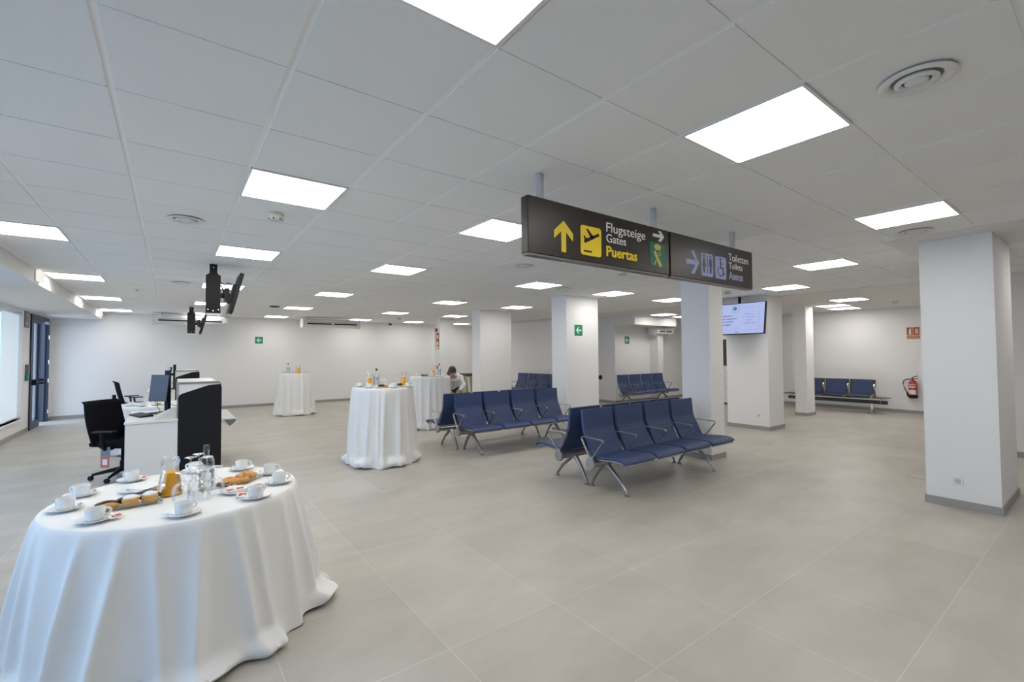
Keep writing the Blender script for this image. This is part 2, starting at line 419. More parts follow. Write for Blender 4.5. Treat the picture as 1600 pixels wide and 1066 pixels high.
# door on the left wall: frame, one leaf ajar into the room line, one leaf swung out
ya, yb, zt = DOOR
df = MB(); x = XL
df.box(x-.12, x+.03, ya-.02, ya+.05, 0, zt+.05); df.box(x-.12, x+.03, yb-.05, yb+.02, 0, zt+.05); df.box(x-.12, x+.03, ya+.05, yb-.05, zt-.02, zt+.05)
door = struct(df.build('door_1', doorfr_m))
def leaf(nm, loc, rz, wd):
    h = zt-.03; l = MB()
    l.box(-.03, .03, 0, .10, .01, h); l.box(-.03, .03, wd-.10, wd, .01, h); l.box(-.03, .03, .10, wd-.10, .01, .16); l.box(-.03, .03, .10, wd-.10, h-.10, h)
    o = struct(l.build(nm, doorfr_m, door)); o.location = loc; o.rotation_euler = (0,0,rz)
    g = struct(MB().box(-.008, .008, .10, wd-.10, .16, h-.10).build('door_pane', window_glass_m, o))
    hb = MB(); hb.tube([(.075,.06,1.02),(.085,.2,1.02),(.085,wd-.2,1.02),(.075,wd-.06,1.02)], .018, 10)
    hb.box(.03,.10,.03,.10,.96,1.08); hb.box(.03,.10,wd-.10,wd-.03,.96,1.08)
    struct(hb.build('door_handle', black_m, o, SM))
    return o
leaf('door_leaf', (XL+.0, ya+.06, 0), 0.0, .78)
l2 = leaf('door_leaf', (XL-.02, yb-.06, 0), math.radians(62), .78)
hg = MB()
for z in (.25, 1.0, 1.45, 2.05): hg.cyl((XL+.04, yb-.075, z-.05), .014, .10, 12)
struct(hg.build('door_hinge', chrome_m, door, SM))
cl = MB(); cl.box(XL+.0, XL+.06, yb-.34, yb-.08, zt-.10, zt-.04); struct(cl.build('door_closer', grey_m, door))

# plaque with the 2, call point and green box on the left wall
t = thing('wall_plaque', 'grey plaque with a yellow number two beside the glass door', 'sign', (XL+.006, 13.72, 2.36))
MB().box(-.006, .006, -.19, .19, -.17, .17).build('panel', mat('plaque_grey', (.16,.165,.22), .5), t)
text_mesh('lettering', '2', yellow_m, t, (.0065, -.09, -.10), (0,1,0), (0,0,1), width=.14, height=.24, bold=.01)
t = thing('door_release_box', 'small green and grey push box on the wall left of the glass door', 'switch', (XL, 13.72, 1.16))
MB().box(0, .05, -.05, .05, -.08, .05, .006).build('body', mat('call_box_green', (.0,.22,.12), .4), t)
MB().box(0, .055, -.03, .06, .05, .26, .006).build('reader', mat('slate_grey', (.13,.16,.17), .4), t)

# bulkhead emergency lamps
for yy, lb in ((8.65,'square emergency lamp on the left bulkhead, the nearer one'), (15.15,'square emergency lamp on the left bulkhead, the farther one')):
    t = thing('emergency_lamp', lb, 'lamp', (-1.46, yy, 2.645), 0, 'emergency lamps on the bulkhead')
    MB().box(0, .012, -.13, .13, -.075, .085, .004).build('housing', white_m, t)
    MB().box(.012, .056, -.122, .122, -.068, .078, .008).build('lens', lamp_m, t)

# ------------------------------------------------------------------ ceiling lights
def make_light():
    t = thing('ceiling_light', '', 'ceiling light', (0,0,0), 0, 'square LED panels in the ceiling grid')
    f = MB()
    for x0,x1,y0,y1 in ((-.298,.298,-.298,-.284),(-.298,.298,.284,.298),(-.298,-.284,-.284,.284),(.284,.298,-.284,.284)): f.box(x0,x1,y0,y1,-.012,0)
    f.build('frame', white_m, t)
    MB().box(-.284,.284,-.284,.284,-.009,-.002).build('diffuser', led_m, t)
    return t
first = None
for i_, j_, lb in LIGHTS:
    p = (gx(i_)+.3*(1 if i_ < 5 else 1.05), gy(j_)+.3*(1.0 if j_ < 5 else 1.03), CEIL-(.0 if gx(i_) < CEILX else .012))
    lb = lb or 'LED ceiling panel overhead behind the viewpoint'
    if first is None: first = make_light(); first.location = p; first['label'] = lb
    else: dup(first, p, label=lb)
for x, y, lb in ((11.75,8.2,'bright LED ceiling panel against the right-hand soffit, the left one'), (12.95,8.25,'bright LED ceiling panel at the right end of the soffit, next to the column'),
                 (11.95,3.6,'LED ceiling panel over the pad bench, uppermost of the group of three'), (13.15,4.3,'LED ceiling panel over the pad bench, the left of the group of three'), (14.2,4.4,'LED ceiling panel over the pad bench, lowest of the group of three'), (12,1.6,None)):
    dup(first, (x, y, CEIL-.012), label=lb or 'LED ceiling panel in the right recess hidden behind the column')

# round diffusers
def make_vent(m_out=white_m, m_in=None):
    t = thing('air_diffuser', '', 'vent', (0,0,0), 0, 'round air diffusers in the ceiling')
    MB().lathe([(.20,-.006),(.205,-.012),(.18,-.022),(.145,-.012),(.135,.0),(.2,.0)], seg=40).build('outer_ring', m_out, t, SM)
    MB().lathe([(.112,-.004),(.118,-.016),(.095,-.028),(.078,-.012),(.08,-.004)], seg=36).build('inner_ring', m_out, t, SM)
    MB().lathe([(0,-.024),(.05,-.026),(.062,-.018),(.064,-.006),(0,-.006)], seg=32).build('centre_disc', m_out, t, SM)
    MB().lathe([(.0,-.001),(.14,-.001),(.14,.0),(0,.0)], seg=32).build('recess', m_in or mat('vent_dark', (.20,.20,.21), .6), t)
    return t
v = make_vent(); zc = CEIL-.007
v.scale = (.64,.64,.8); v.location = (2.53, .50, zc); v['label'] = 'round white air diffuser at the upper right corner of the ceiling'
for x, y, lb in ((.08,4.73,'round white air diffuser left of the smoke detector, upper left'), (.10,8.85,'round white air diffuser left of the nearer black bracket'),
                 (3.71,4.70,'round white air diffuser just left of the gates sign'), (5.6,5.95,'round white air diffuser below the middle of the gates sign'), (5.75,1.18,'round white air diffuser next to the light panel by the right column'),
                 (9.2,3.5,'round white air diffuser beneath the light panel right of the screen')):
    dup(v, (x, y, zc), label=lb)
t = make_vent(mat('dark_vent_ring', (.10,.10,.11), .5)); t.location = (1.92, 11.9, zc); t.scale = (.55,.55,1); t['label'] = 'small round black vent left of the far row of light panels'

def make_smoke():
    t = thing('smoke_detector', '', 'smoke detector', (0,0,0), 0, 'smoke detectors on the ceiling')
    MB().lathe([(0,0),(.056,0),(.058,-.022),(0,-.022)], seg=28).build('base', cream_m, t, SM)
    MB().lathe([(0,-.022),(.054,-.022),(.053,-.04),(.042,-.054),(0,-.056)], seg=28).build('sensor_head', cream_m, t, SM)
    s_ = MB()
    for k in range(6):
        a = k*PI/3; s_.box(.047*math.cos(a)-.006, .047*math.cos(a)+.006, .047*math.sin(a)-.006, .047*math.sin(a)+.006, -.051, -.042)
    s_.build('slots', black_m, t)
    return t
s0 = make_smoke(); s0.location = (.67, 4.13, zc); s0['label'] = 'cream smoke detector left of centre, under the light panel above it'
for x, y, lb in ((5.09,4.21,'cream smoke detector directly under the gates sign'), (8.4,4.45,'cream smoke detector just above the hanging screen'), (4.95,8.4,'smoke detector at the corner of a far light panel'),
                 (13.2,3.1,'cream smoke detector above the extinguisher sign'), (5.7,13.6,'small smoke detector right of the dome camera')):
    dup(s0, (x, y, zc if x < CEILX else CEIL-.012), label=lb)
t = thing('sprinkler', 'tiny sprinkler head in the left part of the ceiling', 'sprinkler', (-.5, 10.2, zc))
MB().lathe([(0,0),(.035,0),(.03,-.008),(.012,-.01),(.01,-.03),(.022,-.034),(0,-.036)], seg=16).build('head', offw_m, t, SM)
t = thing('dome_camera', 'small dark dome security camera hanging before the far wall', 'camera', (6.1, 15.3, zc))
MB().lathe([(0,0),(.065,0),(.07,-.05),(.06,-.07),(0,-.07)], seg=24).build('housing', offw_m, t, SM)
MB().lathe([(.058,-.07),(.056,-.095),(.04,-.12),(.018,-.132),(0,-.135)], seg=24).build('dome', black_m, t, SM)

# air curtains near the far wall
def air_curtain(loc, L, label):
    t = thing('air_curtain', label, 'air conditioner', loc, 0, 'air curtains by the far wall')
    prof = [(.03,.035),(.0,.075),(.0,.19),(.012,.225),(.05,.25),(.36,.25),(.36,.05),(.30,.0),(.09,.0)]
    MB().prism([(p[0], p[1]) for p in prof], 'x', .03, L-.03).build('casing', white_m, t)
    prof2 = [(.022,.028),(-.01,.07),(-.01,.195),(.004,.235),(.045,.262),(.37,.262),(.37,.04),(.31,-.012),(.08,-.012)]
    for a in (0, L-.03): MB().prism(prof2, 'x', a, a+.03).build('end_cap', offw_m, t)
    for a, b_ in ((.12, L/2-.04), (L/2+.04, L-.12)):
        MB().prism([(-.004,.080),(-.004,.118),(.02,.118),(.02,.080)], 'x', a, b_).build('outlet_slot', black_m, t)
        MB().prism([(-.003,.128),(-.003,.165),(.02,.165),(.02,.128)], 'x', a, b_).build('louvre', mat('louvre_grey', (.55,.56,.58), .4), t)
    MB().box(L/2-.025, L/2+.025, -.008, .02, .07, .18).build('centre_clip', offw_m, t)
    h = MB(); 
    for a in (.2, L-.2): h.cyl((a, .2, .25), .012, CEIL-.01-loc[2]-.25, 10)
    h.build('hanger_rod', alu_m, t)
    return t
air_curtain((-.42, 15.15, 2.43), 1.66, 'long white air curtain behind the farther black screen bracket')
air_curtain((3.12, 14.6, 2.43), 1.72, 'long white air curtain by the far wall, right of the black brackets')
t = air_curtain((12.7, 9.1, 2.19), .9, 'white air unit under the soffit, half hidden by the middle column')

# green arrow signs
def arrow_sign(loc, rz, w_, h_, label):
    t = thing('exit_arrow_sign', label, 'sign', loc, rz, 'green emergency arrow signs')
    MB().box(-w_/2, w_/2, -.004, 0, -h_/2, h_/2).build('panel', green_m, t)
    s_ = w_*.8
    a = MB(); a.prism([(-.42*s_,0),(-.05*s_,.38*s_),(.12*s_,.38*s_),(-.14*s_,.09*s_),(.42*s_,.09*s_),(.42*s_,-.09*s_),(-.14*s_,-.09*s_),(.12*s_,-.38*s_),(-.05*s_,-.38*s_)], 'y', -.006, -.004)
    a.build('arrow', glow_m, t)
    return t
arrow_sign((2.17, YB, 2.055), 0, .215, .215, 'green arrow sign on the far wall, left of the air curtain')
arrow_sign((6.575, 6.58, 2.044), 0, .222, .222, 'green arrow sign on the third white column')
arrow_sign((11.78, 9.6, 2.0), 0, .225, .235, 'green arrow sign in the niche above the wall bench')

# fire alarm things on the alarm column
t = thing('alarm_sounder', 'red alarm sounder high on the farthest column', 'alarm', (6.90, 13.34, 2.37))
MB().lathe([(0,0),(.055,0),(.055,.05),(.04,.075),(0,.075)], rot=Matrix.Rotation(-PI/2,3,'Y'), seg=24).build('body', red_m, t, SM)
MB().box(-.08,-.074,-.025,.025,-.03,.03).build('lens', offw_m, t)
t = thing('fire_sign_strip', 'tall red and white fire sign strip on the farthest column', 'sign', (6.90, 13.30, 2.02))
MB().box(-.006,0,-.10,.10,-.27,.25).build('panel', redsign_m, t)
g = MB()
for z0, z1, y0, y1 in ((.06,.20,-.03,.05),(-.16,-.02,-.01,.07),(.08,.19,-.08,-.05),(-.13,-.05,-.08,-.04)): g.box(-.008,-.006,y0,y1,z0,z1)
g.build('pictograms', glow_m, t); MB().box(-.008,-.006,-.08,.08,-.26,-.18).build('text_bar', glow_m, t)
t = thing('alarm_call_point', 'small red alarm call point low on the farthest column', 'alarm', (6.90, 13.30, 1.16))
MB().box(-.05,0,-.05,.05,-.05,.05,.006).build('box', red_m, t); MB().box(-.053,-.05,-.03,.03,-.03,.03).build('button_plate', offw_m, t)

# sockets
def socket(loc, rz, label):
    t = thing('wall_socket', label, 'socket', loc, rz, 'white wall sockets')
    MB().box(-.041,.041,-.010,0,-.041,.041,.003).build('cover_plate', white_m, t)
    MB().lathe([(.0,.0015),(.018,.0015),(.020,.004),(.023,.004),(.024,.0)], rot=Matrix.Rotation(PI/2,3,'X'), c=(0,-.010,0), seg=24).build('insert', mat('socket_insert', (.55,.55,.55), .5), t)
    p = MB()
    for a in (-.009,.009): p.cyl((a,-.0135,0), .003, .003, 10, 'y')
    p.build('contact_holes', black_m, t)
    return t
socket((6.35, 1.04, .268), -PI/2, 'white wall socket low on the big right-hand column')
socket((9.62, 4.50, .29), -PI/2, 'white wall socket low on the column under the screen')

# floor box next to the right column
t = thing('floor_box', 'flush metal floor outlet box behind the big right-hand column', 'floor box', (7.55, 1.55, 0))
f = MB(); f.box(-.13,.13,-.13,-.12,0,.004); f.box(-.13,.13,.12,.13,0,.004); f.box(-.13,-.12,-.12,.12,0,.004); f.box(.12,.13,-.12,.12,0,.004); f.build('frame', alu_m, t)
MB().box(-.12,.12,-.12,.12,0,.003).build('lid', mat('tile_lid', (.50,.46,.41), .5), t)

# black knob on the niche wall
t = thing('door_stop_knob', 'black round knob on the white wall right of the third column', 'knob', (11.2, 10.22, .80))
MB().lathe([(0,0),(.075,0),(.07,.03),(.04,.05),(0,.055)], rot=Matrix.Rotation(-PI/2,3,'Y'), seg=24).build('knob', black_m, t, SM)

# ------------------------------------------------------------------ hanging direction signs
def sign_box(name, label, x0, x1, z0, z1, y, poles):
    t = thing(name, label, 'sign', ((x0+x1)/2, y, z0), 0, 'hanging direction signs')
    W = x1-x0; H = z1-z0; D = .07
    MB().box(-W/2, W/2, 0, D, 0, H, .004).build('sign_case', dark_m if False else brown_m, t)
    MB().box(-W/2+.006, W/2-.006, .006, D-.006, -.012, 0).build('bottom_trim', mat('trim_grey', (.16,.15,.14), .4, .4), t)
    p = MB()
    for px in poles:
        q = MB(); q.cyl((px-(x0+x1)/2, D/2, H), .026, CEIL-.009-z1, 20); q.build('ceiling_pole', mat('pole_grey', (.52,.52,.53), .45, .3), t, SM)
    p.bm.free()
    return t, (x0+x1)/2
SZ0, SZ1, SY = 2.205, 2.568, 2.2
t, cx = sign_box('gates_sign', 'dark hanging sign with yellow arrow, plane symbol and the word Puertas', 1.768, 3.24, SZ0, SZ1, SY, (1.895, 3.085))
def Q(x, z): return (x-cx, z-SZ0)
def flat(name, pts, m, par, d0=0.0, d1=.002):
    return MB().prism(pts, 'y', -d1, -d0).build(name, m, par)
# arrow up
A = MB(); a0, a1, z0, z1 = 1.985, 2.155, 2.243, 2.452; am = (a0+a1)/2; sw = .021
A.prism([Q(am-sw,z0), Q(am+sw,z0), Q(am+sw,z1-.072), Q(a1,z1-.128), Q(a1,z1-.075), Q(am,z1), Q(a0,z1-.075), Q(a0,z1-.128), Q(am-sw,z1-.072)], 'y', -.002, 0)
A.build('arrow_up', yellow_m, t)
pl = flat('plane_panel', round_rect(*Q(2.33,2.352), .205, .205, .022), yellow_m, t)
k = MB()
def bar(x0, z0, x1, z1, wd, w2=None):
    d = Vector((x1-x0, z1-z0)); n = Vector((-d.y, d.x)).normalized(); w2 = w2 or wd
    P = [(x0+n.x*wd/2, z0+n.y*wd/2), (x0-n.x*wd/2, z0-n.y*wd/2), (x1-n.x*w2/2, z1-n.y*w2/2), (x1+n.x*w2/2, z1+n.y*w2/2)]
    k.prism([Q(*p) for p in P], 'y', -.0035, -.002)
bar(2.262,2.342, 2.408,2.408, .026,.020); bar(2.345,2.375, 2.288,2.432, .030,.014); bar(2.284,2.352, 2.258,2.380, .018,.012); bar(2.255,2.277, 2.335,2.277, .012)
k.build('plane_symbol', brown_m, pl)
for nm, body, m, x, z, wd, hh, bo in (('word_german','Flugsteige',signwhite_m,2.488,2.447,.445,.070,.0), ('word_english','Gates',signwhite_m,2.488,2.372,.215,.062,.0), ('word_spanish','Puertas',yellow_m,2.486,2.272,.345,.074,.022)):
    text_mesh(nm, body, m, t, (*[Q(x,z)[0]], -.0005, Q(x,z)[1]), (1,0,0), (0,0,1), width=wd, height=hh, bold=bo)
A = MB(); zc_, x0, x1 = 2.505, 3.03, 3.175
A.prism([Q(x0,zc_-.012),Q(x0,zc_+.012),Q(x1-.05,zc_+.012),Q(x1-.078,zc_+.042),Q(x1-.04,zc_+.042),Q(x1,zc_),Q(x1-.04,zc_-.042),Q(x1-.078,zc_-.042),Q(x1-.05,zc_-.012)], 'y', -.002, 0)
A.build('small_arrow', signwhite_m, t)
em = flat('emblem_panel', round_rect(*Q(3.085,2.352), .195, .186, .016), emblem_m, t)
k = MB()
bar(3.045,2.375, 3.125,2.262, .030,.034); bar(3.040,2.270, 3.122,2.385, .010,.006); bar(3.100,2.372, 3.132,2.352, .006); bar(3.052,2.395,3.118,2.395,.010)
k.prism([Q(3.050,2.402), Q(3.120,2.402), Q(3.132,2.420), Q(3.112,2.431), Q(3.085,2.435), Q(3.058,2.431), Q(3.038,2.420)], 'y', -.0035, -.002)
bar(3.085,2.433, 3.085,2.446, .006); bar(3.079,2.441, 3.091,2.441, .004)
k.build('crown_and_crossed_symbols', emblemy_m, em)

t, cx = sign_box('toilets_sign', 'dark hanging sign with lilac arrow and the word Aseos', 3.262, 4.635, SZ0, SZ1, SY, (4.315,))
A = MB(); zc_, x0, x1 = 2.352, 3.475, 3.675
A.prism([Q(x0,zc_-.020),Q(x0,zc_+.020),Q(x1-.062,zc_+.020),Q(x1-.125,zc_+.100),Q(x1-.072,zc_+.100),Q(x1,zc_),Q(x1-.072,zc_-.100),Q(x1-.125,zc_-.100),Q(x1-.062,zc_-.020)], 'y', -.002, 0)
A.build('arrow_right', lilac_m, t)
wc = flat('toilet_panel', round_rect(*Q(3.808,2.352), .190, .205, .02), lilac_m, t)
k = MB()
def person_sym(px, dress):
    k.prism([Q(px+.013*math.cos(a*PI/6), 2.428+.013*math.sin(a*PI/6)) for a in range(12)], 'y', -.0035, -.002)
    if dress: P = [(-.014,2.410),(.014,2.410),(.030,2.335),(.012,2.335),(.012,2.280),(-.012,2.280),(-.012,2.335),(-.030,2.335)]
    else: P = [(-.022,2.410),(.022,2.410),(.024,2.340),(.014,2.345),(.013,2.280),(-.013,2.280),(-.014,2.345),(-.024,2.340)]
    k.prism([Q(px+a, b) for a, b in P], 'y', -.0035, -.002)
person_sym(3.756, True); person_sym(3.860, False); bar(3.808,2.275, 3.808,2.430, .006)
k.build('people_symbol', brown_m, wc)
ac = flat('access_panel', round_rect(*Q(4.035,2.350), .190, .205, .02), lilac_m, t)
k = MB()
k.prism([Q(4.030+.012*math.cos(a*PI/6), 2.430+.012*math.sin(a*PI/6)) for a in range(12)], 'y', -.0035, -.002)
bar(4.030,2.415, 4.030,2.345, .014); bar(4.024,2.350, 4.072,2.350, .013); bar(4.070,2.352, 4.086,2.290, .013); bar(4.030,2.390, 4.064,2.388, .009); bar(4.082,2.290,4.098,2.294,.009)
pr_ = None
for a in range(200, 430, 18):
    p = (4.030+.046*math.cos(math.radians(a-70)), 2.320+.046*math.sin(math.radians(a-70)))
    if pr_: bar(*pr_, *p, .009)
    pr_ = p
k.build('wheelchair_symbol', brown_m, ac)
for nm, body, m, x, z, wd, hh, bo in (('word_german','Toiletten',signwhite_m,4.178,2.437,.375,.072,.0), ('word_english','Toilets',signwhite_m,4.178,2.362,.255,.062,.0), ('word_spanish','Aseos',lilac_m,4.176,2.262,.265,.074,.022)):
    text_mesh(nm, body, m, t, (Q(x,z)[0], -.0005, Q(x,z)[1]), (1,0,0), (0,0,1), width=wd, height=hh, bold=bo)

# ------------------------------------------------------------------ hanging screen in front of the column
t = thing('hanging_screen', 'lit lilac information screen hanging from the ceiling before a column', 'screen', (9.30, 4.76, CEIL-.012))
MB().cyl((.15, 0, -.30), .028, .30, 16).build('ceiling_pole', black_m, t, SM)
tv = MB(); th = math.radians(9)
R = Matrix.Rotation(th, 4, 'Y'); X = Matrix.Translation((.03, 0, -.46)) @ R
MB().box(-.01,.05,-.56,.56,-.325,.325,.004).build('screen_case', black_m, t, xf=X)
sp = MB().box(-.0115,-.01,-.545,.545,-.312,.312).build('display', screen_m, t, xf=X)
MB().box(.05,.11,-.12,.12,-.12,.12).build('wall_mount_plate', dark_m, t, xf=X)
def ST(nm, body, m, y, z, wd, hh, bo=0):
    o = text_mesh(nm, body, m, sp, (-.0118, y, z), (0,-1,0), (0,0,1), width=wd, height=hh, depth=.0008, bold=bo); o.data.transform(X); return o
for q, ln in enumerate(('Ayúdanos a', 'hacer un consumo', 'responsable', 'del agua')): ST('spanish_line', ln, screen_ink_m, (.36,.46,.38,.33)[q], .055-.062*q, (.27,.46,.30,.21)[q], .032, .012)
for q, ln in enumerate(('Help us', 'to consume', 'water', 'responsibly')): ST('english_line', ln, screen_grey_m, (-.17,-.13,-.19,-.15)[q], .075-.062*q, (.16,.24,.12,.24)[q], .03)
k = MB(); k.lathe([(0,0),(.042,0),(.042,.0015),(0,.0015)], rot=Matrix.Rotation(-PI/2,3,'Y'), c=(-.0115,.045,.215), seg=24); k.build('emblem_dot', screen_dot_m, sp, xf=X)
k = MB(); P = [(-.0118, .03+.085*math.cos(a*PI/20), .215+.085*math.sin(a*PI/20)) for a in range(40)]; k.tube(P, .0035, 6, True); k.build('emblem_ring', screen_grey_m, sp, xf=X)
k = MB(); P = [(-.0118, -.02+.034*math.cos(a*PI/12), -.225+.036*math.sin(a*PI/12)+(.03 if a == 6 else 0)) for a in range(24)]; k.tube(P, .002, 6, True)
k.box(-.0122,-.0115,-.45,-.10,.225,.228); k.box(-.0122,-.0115,.16,.5,.225,.228); k.box(-.0122,-.0115,-.45,-.06,-.235,-.232); k.box(-.0122,-.0115,.02,.5,-.235,-.232); k.box(-.0122,-.0115,-.453,-.45,-.235,.228)
k.build('frame_line', screen_grey_m, sp, xf=X)
ST('footer_line', 'agua', screen_ink_m, .02, -.29, .09, .018)

# ------------------------------------------------------------------ blue airport benches
BACKP = [(-.035,.405),(-.02,.425),(.005,.47),(.050,.56),(.092,.645),(.112,.69),(.122,.74),(.128,.82),(.140,.925)]
SEATP = [(-.455,.392),(-.447,.408),(-.425,.420),(-.38,.427),(-.28,.424),(-.17,.414),(-.08,.405),(-.035,.408)]
def smooth(P, k=3):
    for _ in range(k):
        Qp = [P[0]]
        for a, b in zip(P, P[1:]): Qp += [(a[0]*.75+b[0]*.25, a[1]*.75+b[1]*.25), (a[0]*.25+b[0]*.75, a[1]*.25+b[1]*.75)]
        P = Qp+[P[-1]]
    return P
PITCH_S = .57
def ribbed(P):
    out = []
    for (y, z) in P: out.append((y, z))
    return out
def back_profile():
    P = smooth(BACKP, 2); out = []
    # fine horizontal welts in the lower back
    dense = []
    for a, b in zip(P, P[1:]):
        n = max(1, int(abs(b[1]-a[1])/.004))
        for q in range(n): dense.append((a[0]+(b[0]-a[0])*q/n, a[1]+(b[1]-a[1])*q/n))
    dense.append(P[-1])
    for y, z in dense:
        d = 0
        if .46 < z < .72:
            u = ((z-.46)/.0433) % 1.0
            d = .0045*max(0, 1-abs(u-.5)*14)
        out.append((y+d, z))
    return out
BP = back_profile(); SP_ = smooth(SEATP, 2)
def make_bench(n=4):
    t = thing('airport_bench', '', 'bench', (0,0,0), 0, 'blue airport waiting benches')
    L = n*PITCH_S; x0 = -L/2
    bm_ = MB(); prof = []
    for a in range(20):
        an = 2*PI*a/20; prof.append((.055*math.cos(an)-.01, .335+.044*math.sin(an)))
    bm_.prism(prof, 'x', x0+.02, -x0-.02); bm_.build('beam', alu_m, t, SM)
    for s in (-1, 1):
        MB().lathe([(0,0),(.062,0),(.066,.008),(.066,.034),(.06,.042),(0,.044)], c=(s*(L/2-.03) if s > 0 else -L/2+.03-.05, -.01, .335), rot=Matrix.Rotation(PI/2,3,'Y'), seg=28).build('beam_cap', alu_m, t, SM)
    for q in range(n):
        a = x0+q*PITCH_S+.021; b = a+PITCH_S-.042
        MB().plate(SP_, a, b, .022).build('seat', blue_m, t, SM)
        MB().plate([(y+.0, z-.026) for y, z in SP_[2:]], a+.02, b-.02, .014).build('seat_pan', alu_m, t, SM)
        MB().plate(BP[::-1], a+.011, b-.011, .036).build('backrest', blue_m, t, SM)
    for q in range(n+1):
        x = x0+q*PITCH_S; p = MB()
        loop = [(x,.13,.615),(x,.10,.628),(x,-.17,.622),(x,-.195,.612),(x,-.19,.592),(x,-.06,.43),(x,-.02,.40),(x,.015,.42),(x,.12,.585)]
        lp = []
        for u, v_ in zip(loop, loop[1:]+loop[:1]):
            u, v_ = Vector(u), Vector(v_); lp += [u*.8+v_*.2, u*.2+v_*.8]
        p.tube(lp, .0085, 10, True, 1.9, (0,0,1) if False else (0,.01,1))
        p.box(x-.014, x+.014, -.05, .02, .33, .415, .006)
        p.build('armrest', alu_m, t, SM)
    for s in (-1, 1):
        x = s*(L/2-.25); p = MB()
        for fy, k_ in ((-.315, 1), (.218, 1)):
            sg = 1 if fy > 0 else -1
            p.tube([(x,-.01+sg*.005,.318),(x,-.01+sg*.045,.285),(x,-.01+sg*.085,.245),(x,fy*.66,.155),(x,fy*.90,.065),(x,fy*.97,.040),(x,fy*.985,.022)], [.036,.034,.029,.023,.019,.018,.018], 14, False, .8, (1,0,0))
        p.build('leg', alu_m, t, SM)
        for fy in (-.312, .215):
            MB().lathe([(0,0),(.030,0),(.031,.008),(.018,.018),(.017,.03),(0,.03)], c=(x,fy,0), seg=20).build('foot_pad', alu_m, t, SM)
    return t
bench0 = make_bench()
bl_ = [((4.92,3.62,0),0,'blue four-seat airport bench nearest the camera, facing it'),
       ((4.92,4.13,0),PI,'blue airport bench backed against the nearest bench, facing away'),
       ((4.79,6.36,0),0,'blue four-seat airport bench behind and left of the nearest one, facing the camera'),
       ((4.70,6.87,0),PI,'blue airport bench facing away, backed against the second bench by the tablecloth'),
       ((11.85,8.98,0),0,'blue four-seat bench against the niche wall under a green arrow sign'),
       ((9.55,11.55,0),PI/2*3,'blue bench against the wall between the third and fourth columns, seen from its side')]
for k_, (p, rz, lb) in enumerate(bl_):
    if k_ == 0: bench0.location = p; bench0.rotation_euler = (0,0,rz); bench0['label'] = lb
    else: dup(bench0, p, rz, lb)

# metal bench with blue pads on the right wall
t = thing('padded_metal_bench', 'dark metal bench with blue pads against the right wall, tables at its ends', 'bench', (14.35, 4.72, 0), -PI/2)
W_ = .57; n = 3; L = n*W_
MB().box(-1.14, 1.14, -.03, .05, .25, .34, .008).build('beam', dark_m, t)
for q in range(n):
    a = -L/2+q*W_
    sh = MB(); sh.plate(smooth([(-.30,.40),(-.27,.412),(-.1,.405),(.10,.40),(.16,.43),(.20,.52),(.25,.85)],2), a+.008, a+W_-.008, .012); sh.build('seat_shell', dark_m, t, SM)
    MB().plate(smooth([(-.285,.428),(-.25,.440),(-.1,.434),(.06,.428)],2), a+.06, a+W_-.06, .022).build('seat_pad', blue_m, t, SM)
    MB().plate([(.2215,.735),(.2335,.835)], a+.07, a+W_-.07, .022).build('head_pad', blue_m, t, SM)
    MB().plate([(.172,.465),(.2205,.725)], a+.07, a+W_-.07, .022).build('back_pad', blue_m, t, SM)
for q in range(n):
    x = -L/2+(q+1)*W_-.0
    MB().tube([(x,.16,.40),(x,.12,.47),(x,.09,.58),(x,.07,.70),(x,.10,.73)], .022, 12, False, .8, (1,0,0)).build('armrest', chrome_m, t, SM)
    MB().ball((x,-.16,.425), .02).build('knob', chrome_m, t, SM)
for s in (-1, 1):
    MB().box(min(s*.86,s*1.18), max(s*.86,s*1.18), -.30, .14, .405, .422, .006).build('table_top', dark_m, t)
    MB().tube([(s*1.02,-.02,.33),(s*1.02,-.06,.28),(s*1.02,-.05,.40)], .018, 10).build('table_bracket', chrome_m, t, SM)
    p = MB(); p.tube([(s*.82,.01,.26),(s*.82,.0,.15),(s*.82,-.01,.10)], .030, 12, False, .7, (1,0,0)); p.tube([(s*.82,-.30,.015),(s*.82,-.18,.05),(s*.82,-.01,.11),(s*.82,.16,.05),(s*.82,.26,.015)], .02, 12)
    p.build('leg', chrome_m, t, SM)

# white service cabinet glimpsed behind the middle column
t = thing('service_cabinet', 'white cabinet with a dark upper panel, glimpsed between two columns', 'cabinet', (13.55, 7.25, 0), -PI/2)
MB().box(-.5,.5,0,.55,.02,2.35,.01).build('body', white_m, t)
MB().box(-.42,.42,-.012,0,1.18,1.98).build('dark_panel', mat('smoked_glass', (.05,.042,.035), .15), t)
MB().box(-.46,.46,-.006,0,.86,1.14).build('dispensing_shelf', paper_m, t)
n_ = MB(); n_.tube([(.02,-.03,.9),(.02,-.05,1.0),(.04,-.05,1.0),(.04,-.03,.9)], .012, 8); n_.build('tap', chrome_m, t, SM)
MB().lathe([(0,0),(.20,0),(.20,.02),(0,.02)], c=(.2,.0,.48), rot=Matrix.Rotation(PI/2,3,'X'), seg=36).build('round_door', black_m, t, SM)
MB().box(-.5,.5,-.004,.0,.02,.06).build('kick_plate', dark_m, t)

